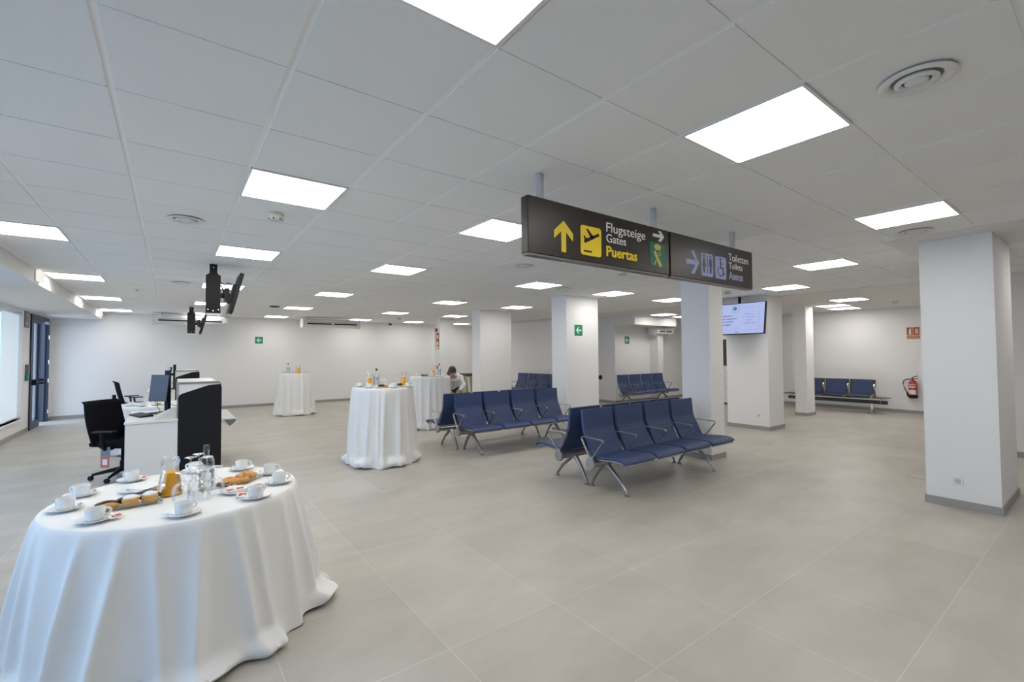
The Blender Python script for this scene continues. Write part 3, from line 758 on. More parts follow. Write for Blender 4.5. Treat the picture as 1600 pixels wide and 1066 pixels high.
# fire extinguisher and sign on the right wall
t = thing('extinguisher_sign', 'red and pale fire extinguisher sign EXTINTOR on the right wall', 'sign', (XR, 3.205, 2.045))
MB().box(-.006,0,-.135,.135,-.155,.155).build('panel', glow_m, t)
MB().box(-.008,-.006,.005,.125,-.055,.145).build('red_field', redsign_m, t); MB().box(-.008,-.006,-.125,-.005,-.055,.145).build('red_field', redsign_m, t)
r_ = MB().box(-.008,-.006,-.125,.125,-.145,-.070).build('word_field', redsign_m, t)
text_mesh('word', 'EXTINTOR', glow_m, t, (-.0082, .108, -.128), (0,-1,0), (0,0,1), width=.216, height=.040, bold=.02)
g = MB(); g.box(-.0095,-.008,.035,.085,-.040,.070); g.box(-.0095,-.008,.045,.075,.075,.115); g.box(-.0095,-.008,.02,.05,.09,.105)
for zz in (.10,.065,.03,-.005): g.prism([(-.04-.03*k2+.0, zz+.012*math.sin(k2*2)) for k2 in (0,1,2)] + [(-.04-.03*k2, zz-.022+.012*math.sin(k2*2)) for k2 in (2,1,0)], 'x', -.0095, -.008)
g.build('extinguisher_and_flames', glow_m, t)
t = thing('fire_extinguisher', 'red fire extinguisher hung on the right wall below its sign', 'fire extinguisher', (XR-.11, 3.22, .40))
MB().lathe([(0,.05),(.082,.05),(.085,.07),(.085,.37),(.08,.40),(.055,.43),(.03,.445),(0,.445)], seg=32).build('cylinder', red_m, t, SM)
MB().lathe([(0,.0),(.085,0),(.09,.01),(.09,.075),(.084,.08),(0,.08)], seg=32).build('base_cup', black_m, t, SM)
lb_ = MB()
for z0, z1, m_ in ((.10,.21,offw_m), (.27,.30,offw_m), (.335,.35,offw_m)):
    q = MB(); A = []; B = []
    for k2 in range(13):
        a = PI-.95+1.9*k2/12; A.append(q.bm.verts.new((.0862*math.cos(a), .0862*math.sin(a), z0))); B.append(q.bm.verts.new((.0862*math.cos(a), .0862*math.sin(a), z1)))
    for k2 in range(12): q.bm.faces.new((A[k2], A[k2+1], B[k2+1], B[k2]))
    q.build('label_band', m_, t, SM)
lb_.bm.free()
v_ = MB(); v_.cyl((0,0,.44), .026, .05, 16); v_.tube([(0,.03,.49),(0,-.02,.53),(0,-.10,.56)], .011, 8); v_.tube([(0,.02,.48),(0,-.04,.495),(0,-.10,.49)], .009, 8); v_.build('valve', dark_m, t, SM)
MB().tube([(-.02,.03,.47),(-.03,.10,.475),(-.03,.165,.44),(-.03,.185,.36),(-.03,.165,.26),(-.03,.13,.18),(-.02,.11,.13)], .012, 10).build('hose', mat('hose_red_black', (.12,.02,.02), .5), t, SM)
MB().tube([(-.02,.11,.14),(-.01,.10,.04)], .018, 10).build('nozzle', black_m, t, SM)
MB().box(.075,.11,-.03,.03,.36,.44).build('wall_bracket', dark_m, t)

# bin by the fourth column
t = thing('recycling_bin', 'tall bin with dark top and yellowish front panel beside the fourth column', 'bin', (6.72, 11.1, 0))
b_ = MB()
for x in (-.20,.17):
    for y in (-.2,.17): b_.box(x, x+.03, y, y+.03, 0, .98)
b_.build('frame_post', grey_m, t)
MB().box(-.215,.215,-.215,.215,.98,1.04,.006).build('lid', dark_m, t)
MB().box(-.17,.17,-.19,.17,.04,.97).build('olive_panel', olive_m, t)
MB().prism([(-.16,.95),(-.08,.95),(.02,.05),(-.06,.05)], 'y', -.196, -.19).build('white_band', white_m, t)

# ------------------------------------------------------------------ check-in counters
def make_counter(label, y):
    t = thing('check_in_counter', label, 'counter', (0, y, 0), 0, 'check-in counters')
    MB().box(-.455, .07, -.0, .02, 0, .725).build('side_panel', white_m, t)
    MB().box(-.455, .07, 1.38, 1.40, 0, .725).build('side_panel', white_m, t)
    MB().box(-.465, .075, -.012, 1.412, .725, .755, .004).build('desk_top', white_m, t)
    tw = MB(); P = [(.075,0),(.545,0),(.545,1.17),(.538,1.195),(.52,1.212),(.495,1.22),(.075,1.22)]
    tw.prism(P, 'y', .01, 1.40); tw.build('tower', white_m, t)
    MB().prism([(.073,0),(.549,0),(.549,1.155),(.545,1.19),(.398,1.178),(.112,1.078),(.085,1.06),(.073,1.03)], 'y', -.002, .012).build('black_cladding', mat('black_cladding', (.010,.010,.012), .6, spec=.25), t)
    MB().box(.545,.553,.0,1.40,0,1.15).build('side_cladding', MATS['black_cladding'], t)
    st = MB(); st.prism([(.073,1.205),(.525,1.205),(.548,1.18),(.553,1.185),(.53,1.222),(.505,1.229),(.073,1.229)], 'y', -.004, .03); st.build('edge_trim', alu_m, t)
    MB().prism([(.063,.755),(.073,.755),(.073,1.215),(.063,1.215)], 'y', .0, 1.40).build('glass_edge', mat('glass_edge', (.22,.27,.30), .15), t)
    l = MB(); l.prism([(.553,.66),(.60,.625),(.665,.58),(.705,.62),(.73,.655),(.74,.685),(.725,.705),(.553,.705)], 'y', .06, 1.34); l.build('baggage_ledge', white_m, t)
    e = MB(); e.prism([(.585,.688),(.655,.60),(.70,.632),(.725,.66),(.733,.682),(.722,.692)], 'y', .052, .06); e.build('ledge_end', mat('olive_grey', (.17,.165,.14), .5), t)
    return t
c1 = make_counter('black and white check-in counter nearest the camera, behind the front table', 7.40)
c2 = dup(c1, (0, 13.65, 0), None, 'black and white check-in counter farther back, mostly hidden behind the nearer one')

def monitor(loc, rz, label, face):
    t = thing('computer_monitor', label, 'monitor', loc, rz, 'monitors on the check-in counters')
    Xf = Matrix.Translation((0,0,.36)) @ Matrix.Rotation(math.radians(-7),4,'X')
    MB().box(-.15,.15,-.02,.012,-.19,.19,.004).build('screen_case', black_m, t, xf=Xf)
    MB().box(-.145,.145,-.0215,-.02,-.184,.184).build('screen_face', face, t, xf=Xf)
    p = MB(); p.box(-.03,.03,.10,.145,.005,.61); p.build('post', black_m, t)
    MB().box(-.14,.14,-.08,.16,0,.012,.003).build('base', black_m, t)
    MB().tube([(0,.0,.36),(0,.11,.36)], .03, 10).build('tilt_joint', black_m, t)
    c = MB(); c.tube([(-.06,.02,.18),(-.09,.04,.08),(-.05,.05,.05),(-.07,.06,.012)], .004, 6); c.tube([(.0,.04,.2),(.06,.09,.12),(.16,.12,.1)], .004, 6); c.build('cables', black_m, t, SM)
    return t
off_m = mat('dark_screen', (.11,.127,.155), .5, spec=.3)
monitor((-.13, 8.28, .755), math.radians(-46), 'upright grey-blue monitor on the nearer check-in desk', off_m)
monitor((-.06, 14.3, .755), math.radians(-76), 'thin monitor seen edge-on at the farther check-in desk', mat('pale_screen', (.55,.62,.75), .3))

t = thing('keyboard', 'black keyboard on the white desk left of the monitor', 'keyboard', (-.33, 8.08, .755), math.radians(-72))
MB().prism([(-.075,0),(.075,0),(.075,.028),(-.075,.014)], 'x', -.22, .22).build('case', black_m, t)
kk = MB()
for rr in range(5):
    for cc in range(15):
        x = -.205+cc*.0275; y = -.062+rr*.026; z = .0145+rr*.0025; kk.box(x, x+.022, y, y+.020, z, z+.008)
o = kk.build('keys', mat('key_grey', (.10,.10,.11), .5), t)
t = thing('document_printer', 'low cream sloped device on the nearer desk beside the black counter end', 'printer', (-.05, 7.62, .755))
MB().prism([(-.115,0),(.11,0),(.11,.115),(.06,.10),(-.115,.018)], 'y', -.17, .33).build('case', cream_m, t)
MB().prism([(-.09,.0315),(.05,.0985),(.05,.1005),(-.09,.0335)], 'y', -.12, .28).build('top_lid', mat('cream_lid', (.74,.72,.64), .4), t)
t = thing('ticket_pad', 'dark pad with a red edge on the desk behind the cream device', 'pad', (-.06, 8.03, .755), .1)
MB().box(-.11,.08,-.06,.06,0,.02,.003).build('pad', black_m, t); MB().box(-.02,.06,-.064,-.06,.004,.016).build('edge', red_m, t)

# swivel chairs
def make_chair():
    t = thing('office_chair', '', 'chair', (0,0,0), 0, 'black swivel chairs at the check-in desks')
    MB().cyl((0,0,.08), .028, .14, 18).build('column_sleeve', black_m, t, SM)
    MB().cyl((0,0,.22), .018, .20, 16).build('gas_column', black_m, t, SM)
    for k2 in range(5):
        a = 2*PI*k2/5+.3; c, s = math.cos(a), math.sin(a)
        lg = MB().tube([(0,0,.115),(.10*c,.10*s,.105),(.30*c,.30*s,.068)], [.032,.026,.016], 10).build('base_arm', black_m, t, SM)
        w_ = MB(); w_.cyl((.30*c+.014*s-.0, .30*s-.014*c, .030), .030, .028, 18, 'x'); w_.bm.transform(Matrix.Translation((.30*c,.30*s,0)) @ Matrix.Rotation(a,4,'Z') @ Matrix.Translation((-.30*c,-.30*s,0)) if False else Matrix.Identity(4))
        w_.build('caster', black_m, lg, SM)
    MB().box(-.14,.14,-.16,.16,.395,.425,.01).build('mechanism', black_m, t)
    s_ = MB(); s_.box(-.245,.245,-.235,.245,.43,.495,.028); s_.build('seat', blackfab_m, t, SM)
    bk = MB(); n1, n2 = 14, 16; A = []
    for side in (0, 1):
        G = []
        for i in range(n2+1):
            v = i/n2; row = []
            for j in range(n1+1):
                u = j/n1*2-1; wd = .262-.015*v+.012*math.sin(v*PI)
                y = -.19-.13*v**1.2-.02*math.sin(v*PI*1.0)+.045*u*u + (-.022 if side else 0)
                row.append(bk.bm.verts.new((u*wd, y-(.03 if v == 1 else 0), .45+.55*v)))
            G.append(row)
        A.append(G)
    F = A[0]; K = A[1]
    for i in range(n2):
        for j in range(n1):
            bk.bm.faces.new((F[i][j], F[i][j+1], F[i+1][j+1], F[i+1][j])); bk.bm.faces.new((K[i][j], K[i+1][j], K[i+1][j+1], K[i][j+1]))
        bk.bm.faces.new((F[i][0], F[i+1][0], K[i+1][0], K[i][0])); bk.bm.faces.new((F[i][n1], K[i][n1], K[i+1][n1], F[i+1][n1]))
    for j in range(n1):
        bk.bm.faces.new((F[0][j], K[0][j], K[0][j+1], F[0][j+1])); bk.bm.faces.new((F[n2][j], F[n2][j+1], K[n2][j+1], K[n2][j]))
    bk.build('backrest', blackfab_m, t, SM)
    MB().tube([(0,-.12,.41),(0,-.27,.40),(0,-.325,.44),(0,-.33,.55),(0,-.335,.70)], [.03,.03,.028,.025,.02], 12, False, 1.6, (1,0,0)).build('back_spine', black_m, t, SM)
    for s in (-1, 1):
        MB().tube([(s*.15,0,.41),(s*.26,0,.42),(s*.29,.0,.46),(s*.29,-.01,.62)], [.02,.02,.02,.018], 10, False, 1.5, (0,1,0)).build('arm_post', black_m, t, SM)
        MB().box(s*.285-.04, s*.285+.04, -.12, .15, .62, .645, .011).build('arm_pad', black_m, t, SM)
    return t
ch = make_chair(); ch.location = (-.50, 7.86, 0); ch.rotation_euler = (0,0,math.radians(-128)); ch['label'] = 'black swivel chair with a red tag, beside the nearer check-in desk'
dup(ch, (-.72, 13.9, 0), math.radians(-80), 'black swivel chair at the farther check-in desk, seen from the side')
tg = MB(); tg.box(.246,.249,-.06,.06,.31,.44); tg.build('clear_tag_sleeve', mat('tag_sleeve', (.22,.24,.28), .3), ch)
tg = MB(); tg.box(.246,.250,-.06,.05,.18,.32); o = tg.build('red_tag', mat('tag_red', (.60,.16,.13), .6), ch); o['label'] = 'red and white paper tag'
MB().box(.2501,.2506,-.035,.025,.215,.285).build('tag_print', paper_m, o)

# ceiling brackets above the counters
def make_bracket():
    t = thing('screen_bracket', '', 'bracket', (0,0,0), 0, 'black ceiling screen brackets')
    MB().box(-.04,.04,-.03,.03,-.13,0).build('ceiling_stem', pvc_m, t)
    MB().prism([(-.04,-.10),(.04,-.10),(.05,-.125),(.078,-.14),(.078,-.62),(-.078,-.62),(-.078,-.14),(-.05,-.125)], 'y', -.035, .035).build('column_plate', pvc_m, t)
    bo = MB()
    for x, z in ((-.055,-.575),(0,-.59),(.055,-.575),(0,-.04)): bo.lathe([(0,0),(.010,0),(.008,.006),(0,.006)], c=(x,-.036 if z < -.1 else -.031,z), rot=Matrix.Rotation(PI/2,3,'X'), seg=12)
    bo.build('bolt', chrome_m, t, SM)
    MB().box(-.07,.07,-.03,.03,-.645,-.62).build('end_block', offw_m, t)
    Xf = Matrix.Translation((.235,0,-.37)) @ Matrix.Rotation(math.radians(14),4,'Y')
    MB().box(-.022,.022,-.20,.20,-.27,.27,.004).build('screen', black_m, t, xf=Xf)
    MB().box(.022,.026,-.19,.19,-.25,.26).build('screen_glass', mat('screen_glass', (.02,.02,.025), .1), t, xf=Xf)
    MB().box(-.024,.018,-.18,.18,-.30,-.27).build('screen_foot', alu_m, t, xf=Xf)
    am = MB(); am.box(-.05,-.022,-.12,.12,-.12,.12); am.build('mount_plate', pvc_m, t, xf=Xf)
    am = MB(); am.box(.078,.20,-.03,.03,-.42,-.36); am.box(.12,.17,-.10,.10,-.46,-.30); am.build('swivel_arm', pvc_m, t)
    c = MB(); c.tube([(.08,0,-.22),(.12,-.03,-.25),(.16,-.03,-.22),(.20,-.02,-.24)], .006, 6); c.tube([(.08,-.03,-.26),(.11,-.05,-.34),(.10,-.04,-.42)], .008, 6); c.build('cables', black_m, t, SM)
    return t
br = make_bracket(); br.location = (.41, 6.9, CEIL-.007); br['label'] = 'black ceiling bracket with a screen seen edge-on, the nearer and larger of two'
dup(br, (.36, 13.2, CEIL-.007), 0, 'black ceiling bracket with a screen seen edge-on, the farther and smaller of two')

# ------------------------------------------------------------------ tables with white cloths
def cloth(name, label, loc, R_, H_, flare, amp, nf, seed, puddle=.03, group='white floor-length tablecloths', seg=360):
    rnd = random.Random(seed)
    th0 = sorted([(k+rnd.uniform(-.32,.32))/nf*2*PI for k in range(nf)])
    wds = [rnd.uniform(.5,1.2)*PI/nf*.62 for _ in th0]; hs = [rnd.uniform(.45,1.0) for _ in th0]; drift = [rnd.uniform(-.12,.12) for _ in th0]
    lob = [(rnd.randint(2,5), rnd.uniform(0,6.28), rnd.uniform(.3,1)) for _ in range(4)]
    def fold(a, s):
        v = 0
        for t0, w_, h_, d_ in zip(th0, wds, hs, drift):
            d = (a-t0-d_*s+PI) % (2*PI)-PI; ww = w_*(1.0+.25*s); v += h_/(1+(d/ww)**2)**2
        return v
    def lobe(a): return sum(c*math.sin(n*a+p) for n, p, c in lob)/2.2
    mb = MB(); rings = []
    top = [(0,H_),(R_*.4,H_),(R_*.8,H_),(R_*.96,H_),(R_*.99,H_-.002),(R_,H_-.007)]
    c0 = mb.bm.verts.new((0,0,H_))
    for r, z in top[1:]: rings.append([mb.bm.verts.new((r*math.cos(2*PI*k/seg), r*math.sin(2*PI*k/seg), z)) for k in range(seg)])
    NL = 34
    for l in range(1, NL+1):
        s = l/NL; ring = []
        for k in range(seg):
            a = 2*PI*k/seg; f = fold(a, s)
            r = R_+.006 + flare*(s**.85)*(1+.18*lobe(a)*s) + amp*(min(1, s*1.8)**.75)*(f-.45)
            z = (H_-.007)*(1-s)
            if s > .86:
                q = (s-.86)/.14
                lump = .55+.45*math.sin(a*6+seed)+.35*math.sin(a*11+seed*2)+.25*math.sin(a*19+seed*3)
                r += puddle*max(-.15, lump)*math.sin(q*PI*.82)*1.25 - .03*q*q*max(0, lump-.6)
                z = z*(1-.15*q) + .012*q*(1+math.sin(a*7+seed*1.7)*.9)
            ring.append(mb.bm.verts.new((r*math.cos(a), r*math.sin(a), max(z, .003))))
        rings.append(ring)
    for k in range(seg): mb.bm.faces.new((c0, rings[0][k], rings[0][(k+1) % seg]))
    for a, b in zip(rings, rings[1:]):
        for k in range(seg): mb.bm.faces.new((a[k], a[(k+1) % seg], b[(k+1) % seg], b[k]))
    o = mb.build(name, cloth_m, None, math.radians(70)); o.location = loc
    return tag(o, label, 'tablecloth', group)
FT = (.06, 3.42); TH = .755
cloth('tablecloth', 'white cloth over the large round front table, falling to the floor', (*FT, 0), .615, TH, .13, .075, 25, 3, .075, seg=720)
T2 = (2.52, 6.60); cloth('tablecloth', 'white cloth over the tall round table in the middle, left of the blue benches', (*T2, 0), .43, 1.10, .045, .065, 21, 11, .06)
T3 = (4.54, 9.11); cloth('tablecloth', 'white cloth over the tall table beside the bending person', (*T3, 0), .42, 1.10, .04, .065, 21, 23, .05)
T4 = (2.68, 13.40); cloth('tablecloth', 'white cloth over the tall table before the far wall, farthest one', (*T4, 0), .39, 1.10, .10, .07, 19, 37, .05)
T5 = (-.15, 9.95); cloth('tablecloth', 'white cloth over the low table behind the nearer check-in desk', (*T5, 0), .60, .76, .08, .045, 18, 51, .04)

# ------------------------------------------------------------------ crockery and food
def lathe_shell(prof_out, th): # closed shell from an outer profile
    return prof_out
CUP_OUT = [(0,.003),(.023,.003),(.024,.0),(.029,.0),(.031,.004),(.0365,.009),(.0385,.016),(.0390,.040),(.0405,.046),(.0410,.058),(.0405,.0592),(.0388,.0592),(.0380,.050),(.0365,.018),(.032,.011),(0,.0095)]
SAU = [(0,.004),(.028,.004),(.030,.0),(.040,.0),(.042,.004),(.060,.009),(.078,.017),(.0785,.0185),(.075,.0185),(.058,.0115),(.034,.0085),(.030,.0065),(0,.0065)]
def make_cup():
    t = thing('coffee_cup', '', 'cup', (0,0,0), 0, 'white coffee cups')
    MB().lathe(CUP_OUT, seg=36).build('bowl', china_m, t, SM)
    P = []
    for k2 in range(11):
        a = math.radians(-80+160*k2/10); P.append((.037+.024*math.cos(a), 0, .034+.017*math.sin(a)))
    MB().tube(P, .0042, 10, False, 1.4, (0,1,0)).build('handle', china_m, t, SM)
    return t
def make_spoon():
    t = thing('teaspoon', '', 'spoon', (0,0,0), 0, 'teaspoons on the saucers')
    MB().tube([(-.065,0,.004),(-.03,0,.005),(.02,0,.004),(.032,0,.003)], [.0028,.0022,.0018,.0018], 8, False, 1.5).build('stem', steel_m, t, SM)
    MB().ball((.046,0,.004), .013, 1.35, .85, .22, 16, 8).build('bowl', steel_m, t, SM)
    return t
cup0 = make_cup(); sauc0 = MB().lathe(SAU, seg=40).build('saucer', china_m, None, SM); tag(sauc0, '', 'saucer', 'white saucers'); spoon0 = make_spoon()
used = {'c': False, 's': False, 'p': False}
def put(kind, src, loc, rz, label, group, scale=None):
    if not used[kind]:
        used[kind] = True; o = src; o.location = loc; o.rotation_euler = (0,0,rz); o['label'] = label; o['group'] = group
    else:
        o = dup(src, loc, rz, label, group)
    return o
def setting(x, y, z, rz, where, spoon=None, group='front table', sc=1.0):
    put('s', sauc0, (x, y, z), rz, 'white saucer '+where, 'saucers on the '+group)
    put('c', cup0, (x, y, z+.0068), rz, 'white coffee cup '+where, 'coffee cups on the '+group)
    if spoon is not None:
        a = spoon; put('p', spoon0, (x+.055*math.cos(a), y+.055*math.sin(a), z+.0155), a+PI/2+.25, 'teaspoon '+where, 'teaspoons on the '+group)
Z1 = TH+.001
CT = [(-.445,3.385,2.3,'at the left edge of the front table',-.2), (-.415,3.67,2.6,'second from left along the back rim of the front table',-.2), (-.295,3.065,.35,'at the front left, beside the bun tray on the front table',.2),
      (-.200,3.905,2.4,'at the back left of the front table, before the white desk panel',-.5), (.06,2.905,.55,'nearest the camera at the front rim of the front table',-2.6), (.14,3.93,2.6,'behind the glasses, half hidden, at the back of the front table',None),
      (.41,3.80,-.2,'at the back right of the front table, before the doughnuts',2.8), (.552,3.54,-.2,'at the right rear rim of the front table',2.9), (.558,3.25,-.2,'at the far right rim of the front table, beside a red sachet',2.9), (.395,2.995,.6,'at the front right of the front table, with a white sachet',-2.4)]
for x, y, rz, wh, sp in CT: setting(x, y, Z1, rz, wh, sp)

def sachet(loc, rz, label, tilt=0.0, red=True):
    t = thing('sugar_sachet', label, 'sachet', loc, rz, 'sugar sachets')
    MB().box(-.032,.032,-.019,.019,0,.0045,.0018).build('paper', sachet_m, t)
    if red: MB().box(-.018,.020,-.012,.010,.0045,.005).build('print', sachetred_m, t)
    t.rotation_euler = (tilt,0,rz); return t
sachet((-.215,3.04,Z1+.016), .5, 'white and red sachet leaning on the saucer at the front left', .25)
sachet((.335,3.055,Z1+.014), -.4, 'white sachet with red print on the front right saucer', .5)
sachet((.445,3.29,Z1), .2, 'red sachet on the cloth left of the far right saucer')
sachet((.47,3.61,Z1+.001), 1.0, 'red sachet left of the right rear saucer')
sachet((-.14,3.88,Z1+.016), 1.2, 'brown-red sachet on the back left saucer', .2)

# sachet dish
t = thing('sachet_dish', 'small white dish of sachets between the doughnut tray and the front right cup', 'dish', (.315,3.195,Z1))
MB().lathe([(0,.003),(.045,.003),(.047,0),(.055,0),(.075,.012),(.084,.020),(.082,.0215),(.072,.0145),(.05,.006),(0,.006)], seg=40).build('dish', china_m, t, SM)
for k2, (x, y, z, a, ti) in enumerate(((.285,3.195,.014,.3,.1),(.315,3.175,.018,1.1,-.12),(.345,3.205,.017,.5,.15),(.305,3.220,.020,-.3,.1),(.335,3.18,.022,.1,.2))):
    sachet((x,y,Z1+z), a, ['red sachet at the left of the sachet dish','white sachet at the front of the sachet dish','red sachet at the right of the sachet dish','pale sachet at the back of the sachet dish','top sachet lying across the sachet dish'][k2], ti, k2 != 3)

# plate with folded napkins
t = tag(MB().lathe([(0,.004),(.06,.004),(.062,0),(.07,0),(.09,.010),(.122,.018),(.122,.020),(.09,.0135),(.06,.0075),(0,.0075)], seg=48).build('napkin_plate', china_m, None, SM), 'white plate holding folded napkins, left of the juice jug', 'plate'); t.location = (-.125,3.60,Z1)
for k2 in range(4):
    q = MB(); q.box(-.075,.075,-.065,.065,0,.004,.0015)
    o = tag(q.build('paper_napkin', paper_m), ['bottom folded paper napkin on the white plate','second folded paper napkin from the bottom of the pile','third folded paper napkin from the bottom of the pile','top folded paper napkin on the white plate'][k2], 'napkin', 'folded napkins on the plate')
    o.location = (-.12+.004*k2, 3.60-.003*k2, Z1+.0105+.0042*k2); o.rotation_euler = (0,0,.4+.12*k2)

# jugs, bottles, glasses
def make_jug():
    t = thing('juice_jug', '', 'jug', (0,0,0), 0, 'glass jugs of orange juice')
    MB().lathe([(0,.0),(.060,.0),(.066,.010),(.064,.030),(.052,.095),(.043,.140),(.042,.165),(.048,.195),(.0485,.197),(.045,.195),(.0395,.165),(.0405,.140),(.0512,.095),(.0632,.030),(.0645,.012),(0,.003)], seg=40).build('glass_body', glass_m, t, SM)
    MB().lathe([(0,.0035),(.0600,.0040),(.0640,.012),(.0628,.030),(.0508,.095),(.0418,.133),(0,.133)], seg=40).build('juice', juice_m, t, SM)
    MB().tube([(0,-.044,.182),(0,-.075,.180),(0,-.092,.150),(0,-.086,.100),(0,-.062,.072)], .0075, 10).build('handle', glass_m, t, SM)
    MB().tube([(.0,.04,.196),(0,.062,.205)], [.018,.010], 10, False, .7).build('spout', glass_m, t, SM)
    MB().lathe([(.030,.196),(.046,.196),(.043,.215),(.030,.226),(0,.229)], seg=32).build('lid', glass_m, t, SM)
    return t
jug0 = make_jug()
jugs = [((.0,3.385,Z1), -.5, 'large glass jug of orange juice on the front table'), ((T2[0]-.20,T2[1]+.0,1.101), 2.4, 'tilted-looking glass jug of orange juice on the middle tall table'),
        ((T2[0]+.32,T2[1]-.02,1.101), 1.0, 'small-looking half hidden juice jug at the right of the middle tall table'), ((4.581,9.054,1.101), .3, 'juice jug on the tall table beside the bending person'), ((2.678,13.088,1.101), .3, 'round orange juice jug on the farthest tall table')]
for k2, (p, rz, lb) in enumerate(jugs):
    if k2 == 0: jug0.location = p; jug0.rotation_euler = (0,0,rz); jug0['label'] = lb
    else: dup(jug0, p, rz, lb)
def make_bottle():
    t = thing('water_bottle', '', 'bottle', (0,0,0), 0, 'clear glass water bottles')
    MB().lathe([(0,.004),(.030,.003),(.038,.0),(.041,.004),(.042,.012),(.042,.172),(.040,.186),(.032,.198),(.019,.204),(.0145,.212),(.0140,.232),(.0165,.236),(.0165,.244),(.0140,.247),(.0140,.268)], seg=40).build('bottle_glass', glass_m, t, SM)
    MB().lathe([(0,.012),(.034,.012),(.0385,.018),(.0385,.150),(0,.150)], seg=36).build('water', glass('water_body', (.90,.95,.97), .8, .35) if 'water_body' not in MATS else MATS['water_body'], t, SM)
    MB().lathe([(.0142,.236),(.0155,.247),(.0155,.270),(.014,.272),(0,.272)], seg=24).build('cap', mat('dark_cap', (.06,.06,.06), .4), t, SM)
    l = MB(); A = []; B = []
    for k2 in range(13):
        a = -PI/2-.55+1.1*k2/12; A.append(l.bm.verts.new((.0424*math.cos(a), .0424*math.sin(a), .11))); B.append(l.bm.verts.new((.0424*math.cos(a), .0424*math.sin(a), .128)))
    for k2 in range(12): l.bm.faces.new((A[k2], A[k2+1], B[k2+1], B[k2]))
    l.build('label_print', mat('bottle_print', (.25,.30,.42), .5), t, SM)
    return t
bot0 = make_bottle()
for k2, (p, rz, lb) in enumerate([((.176,3.362,Z1), .9, 'clear glass water bottle on the front table, right of the juice jug'), ((2.436,6.637,1.101), 0, 'clear glass water bottle on the middle tall table'),
        ((4.704,8.987,1.101), 0, 'clear glass water bottle on the tall table beside the bending person'), ((2.481,13.296,1.101), 0, 'clear glass water bottle on the farthest tall table')]):
    if k2 == 0: bot0.location = p; bot0.rotation_euler = (0,0,rz); bot0['label'] = lb
    else: dup(bot0, p, rz, lb)
def make_goblet():   # stands upside down on its rim
    t = thing('wine_glass', '', 'glass', (0,0,0), 0, 'upturned wine glasses')
    MB().lathe([(.038,.0),(.0435,.022),(.0450,.048),(.0425,.072),(.034,.092),(.021,.104),(.008,.110),(.004,.114)], seg=36).build('bowl', glass_m, t, SM)
    MB().lathe([(.004,.114),(.0035,.142),(.006,.156)], seg=14).build('stem', glass_m, t, SM)
    MB().lathe([(.006,.156),(.028,.162),(.034,.165),(.032,.167),(0,.165)], seg=32).build('foot', glass_m, t, SM)
    return t
gob0 = make_goblet()
gl = [(.050,3.175,'upturned wine glass at the left of the cluster, in front of the juice jug'), (.140,3.145,'upturned wine glass nearest the camera in the cluster on the front table'), (.215,3.20,'upturned wine glass at the right of the cluster, before the bottle'),
      (.125,3.255,'upturned wine glass in the centre of the cluster on the front table'), (.105,3.60,'upturned wine glass behind the juice jug, left one'), (.150,3.69,'upturned wine glass behind the juice jug, right one'), (.19,3.55,'upturned wine glass just behind the water bottle')]
for k2, (x, y, lb) in enumerate(gl):
    if k2 == 0: gob0.location = (x, y, Z1); gob0['label'] = lb
    else: dup(gob0, (x, y, Z1), None, lb)
for x, y, lb in ((2.53,6.716,'upturned wine glass right of the bottle on the middle tall table'), (2.78,6.72,'upturned wine glass at the back right of the middle tall table'), (2.61,6.78,'upturned wine glass at the back of the middle tall table'), (4.80,9.10,'upturned wine glass on the tall table beside the bending person')):
    dup(gob0, (x, y, 1.101), None, lb)

# glass trays of pastries
def tray(loc, rz, label, L_, W_):
    t = thing('glass_tray', label, 'tray', loc, rz, 'rectangular glass trays')
    b_ = MB(); b_.box(-L_/2+.01, L_/2-.01, -W_/2+.01, W_/2-.01, .002, .006); b_.build('tray_base', glass('tray_glass', (.90,.93,.92), .9, .5) if 'tray_glass' not in MATS else MATS['tray_glass'], t)
    r_ = MB(); P = [(-L_/2,-W_/2,.014),(L_/2,-W_/2,.014),(L_/2,W_/2,.014),(-L_/2,W_/2,.014)]
    P2 = []
    for u, v in zip(P, P[1:]+P[:1]):
        u, v = Vector(u), Vector(v); P2 += [u*.93+v*.07, u*.5+v*.5, u*.07+v*.93]
    r_.tube(P2, .006, 8, True, 1.5); r_.build('tray_rim', MATS['tray_glass'], t, SM); return t
TL = (-.178,3.262); TLr = math.radians(5); tray((*TL, Z1), TLr, 'rectangular glass tray of buns at the left of the front table', .27, .14)
TR = (.353,3.432); TRr = math.radians(38); tray((*TR, Z1), TRr, 'rectangular glass tray of doughnuts at the right of the front table', .26, .14)
def eclair(loc, rz, label, glaze):
    t = thing('eclair', label, 'pastry', loc, rz, 'pastries on the left tray')
    MB().ball((0,0,.018), .018, 2.7, 1.15, 1.0, 24, 14).build('dough', dough_m, t, SM)
    if glaze: MB().ball((0,0,.0210), .0190, 2.72, 1.18, 1.0, 24, 14).build('chocolate_coat', choc_m, t, SM)
    return t
zt_ = Z1+.0065
eclair((-.270,3.268,zt_), .2, 'dark chocolate eclair at the left end of the bun tray', True)
eclair((-.190,3.302,zt_), .25, 'dark chocolate eclair behind the sugared buns', True)
eclair((-.088,3.305,zt_), .3, 'dark chocolate eclair at the right rear of the bun tray', True)
eclair((-.262,3.222,zt_), .12, 'plain golden eclair at the front left of the bun tray', False)
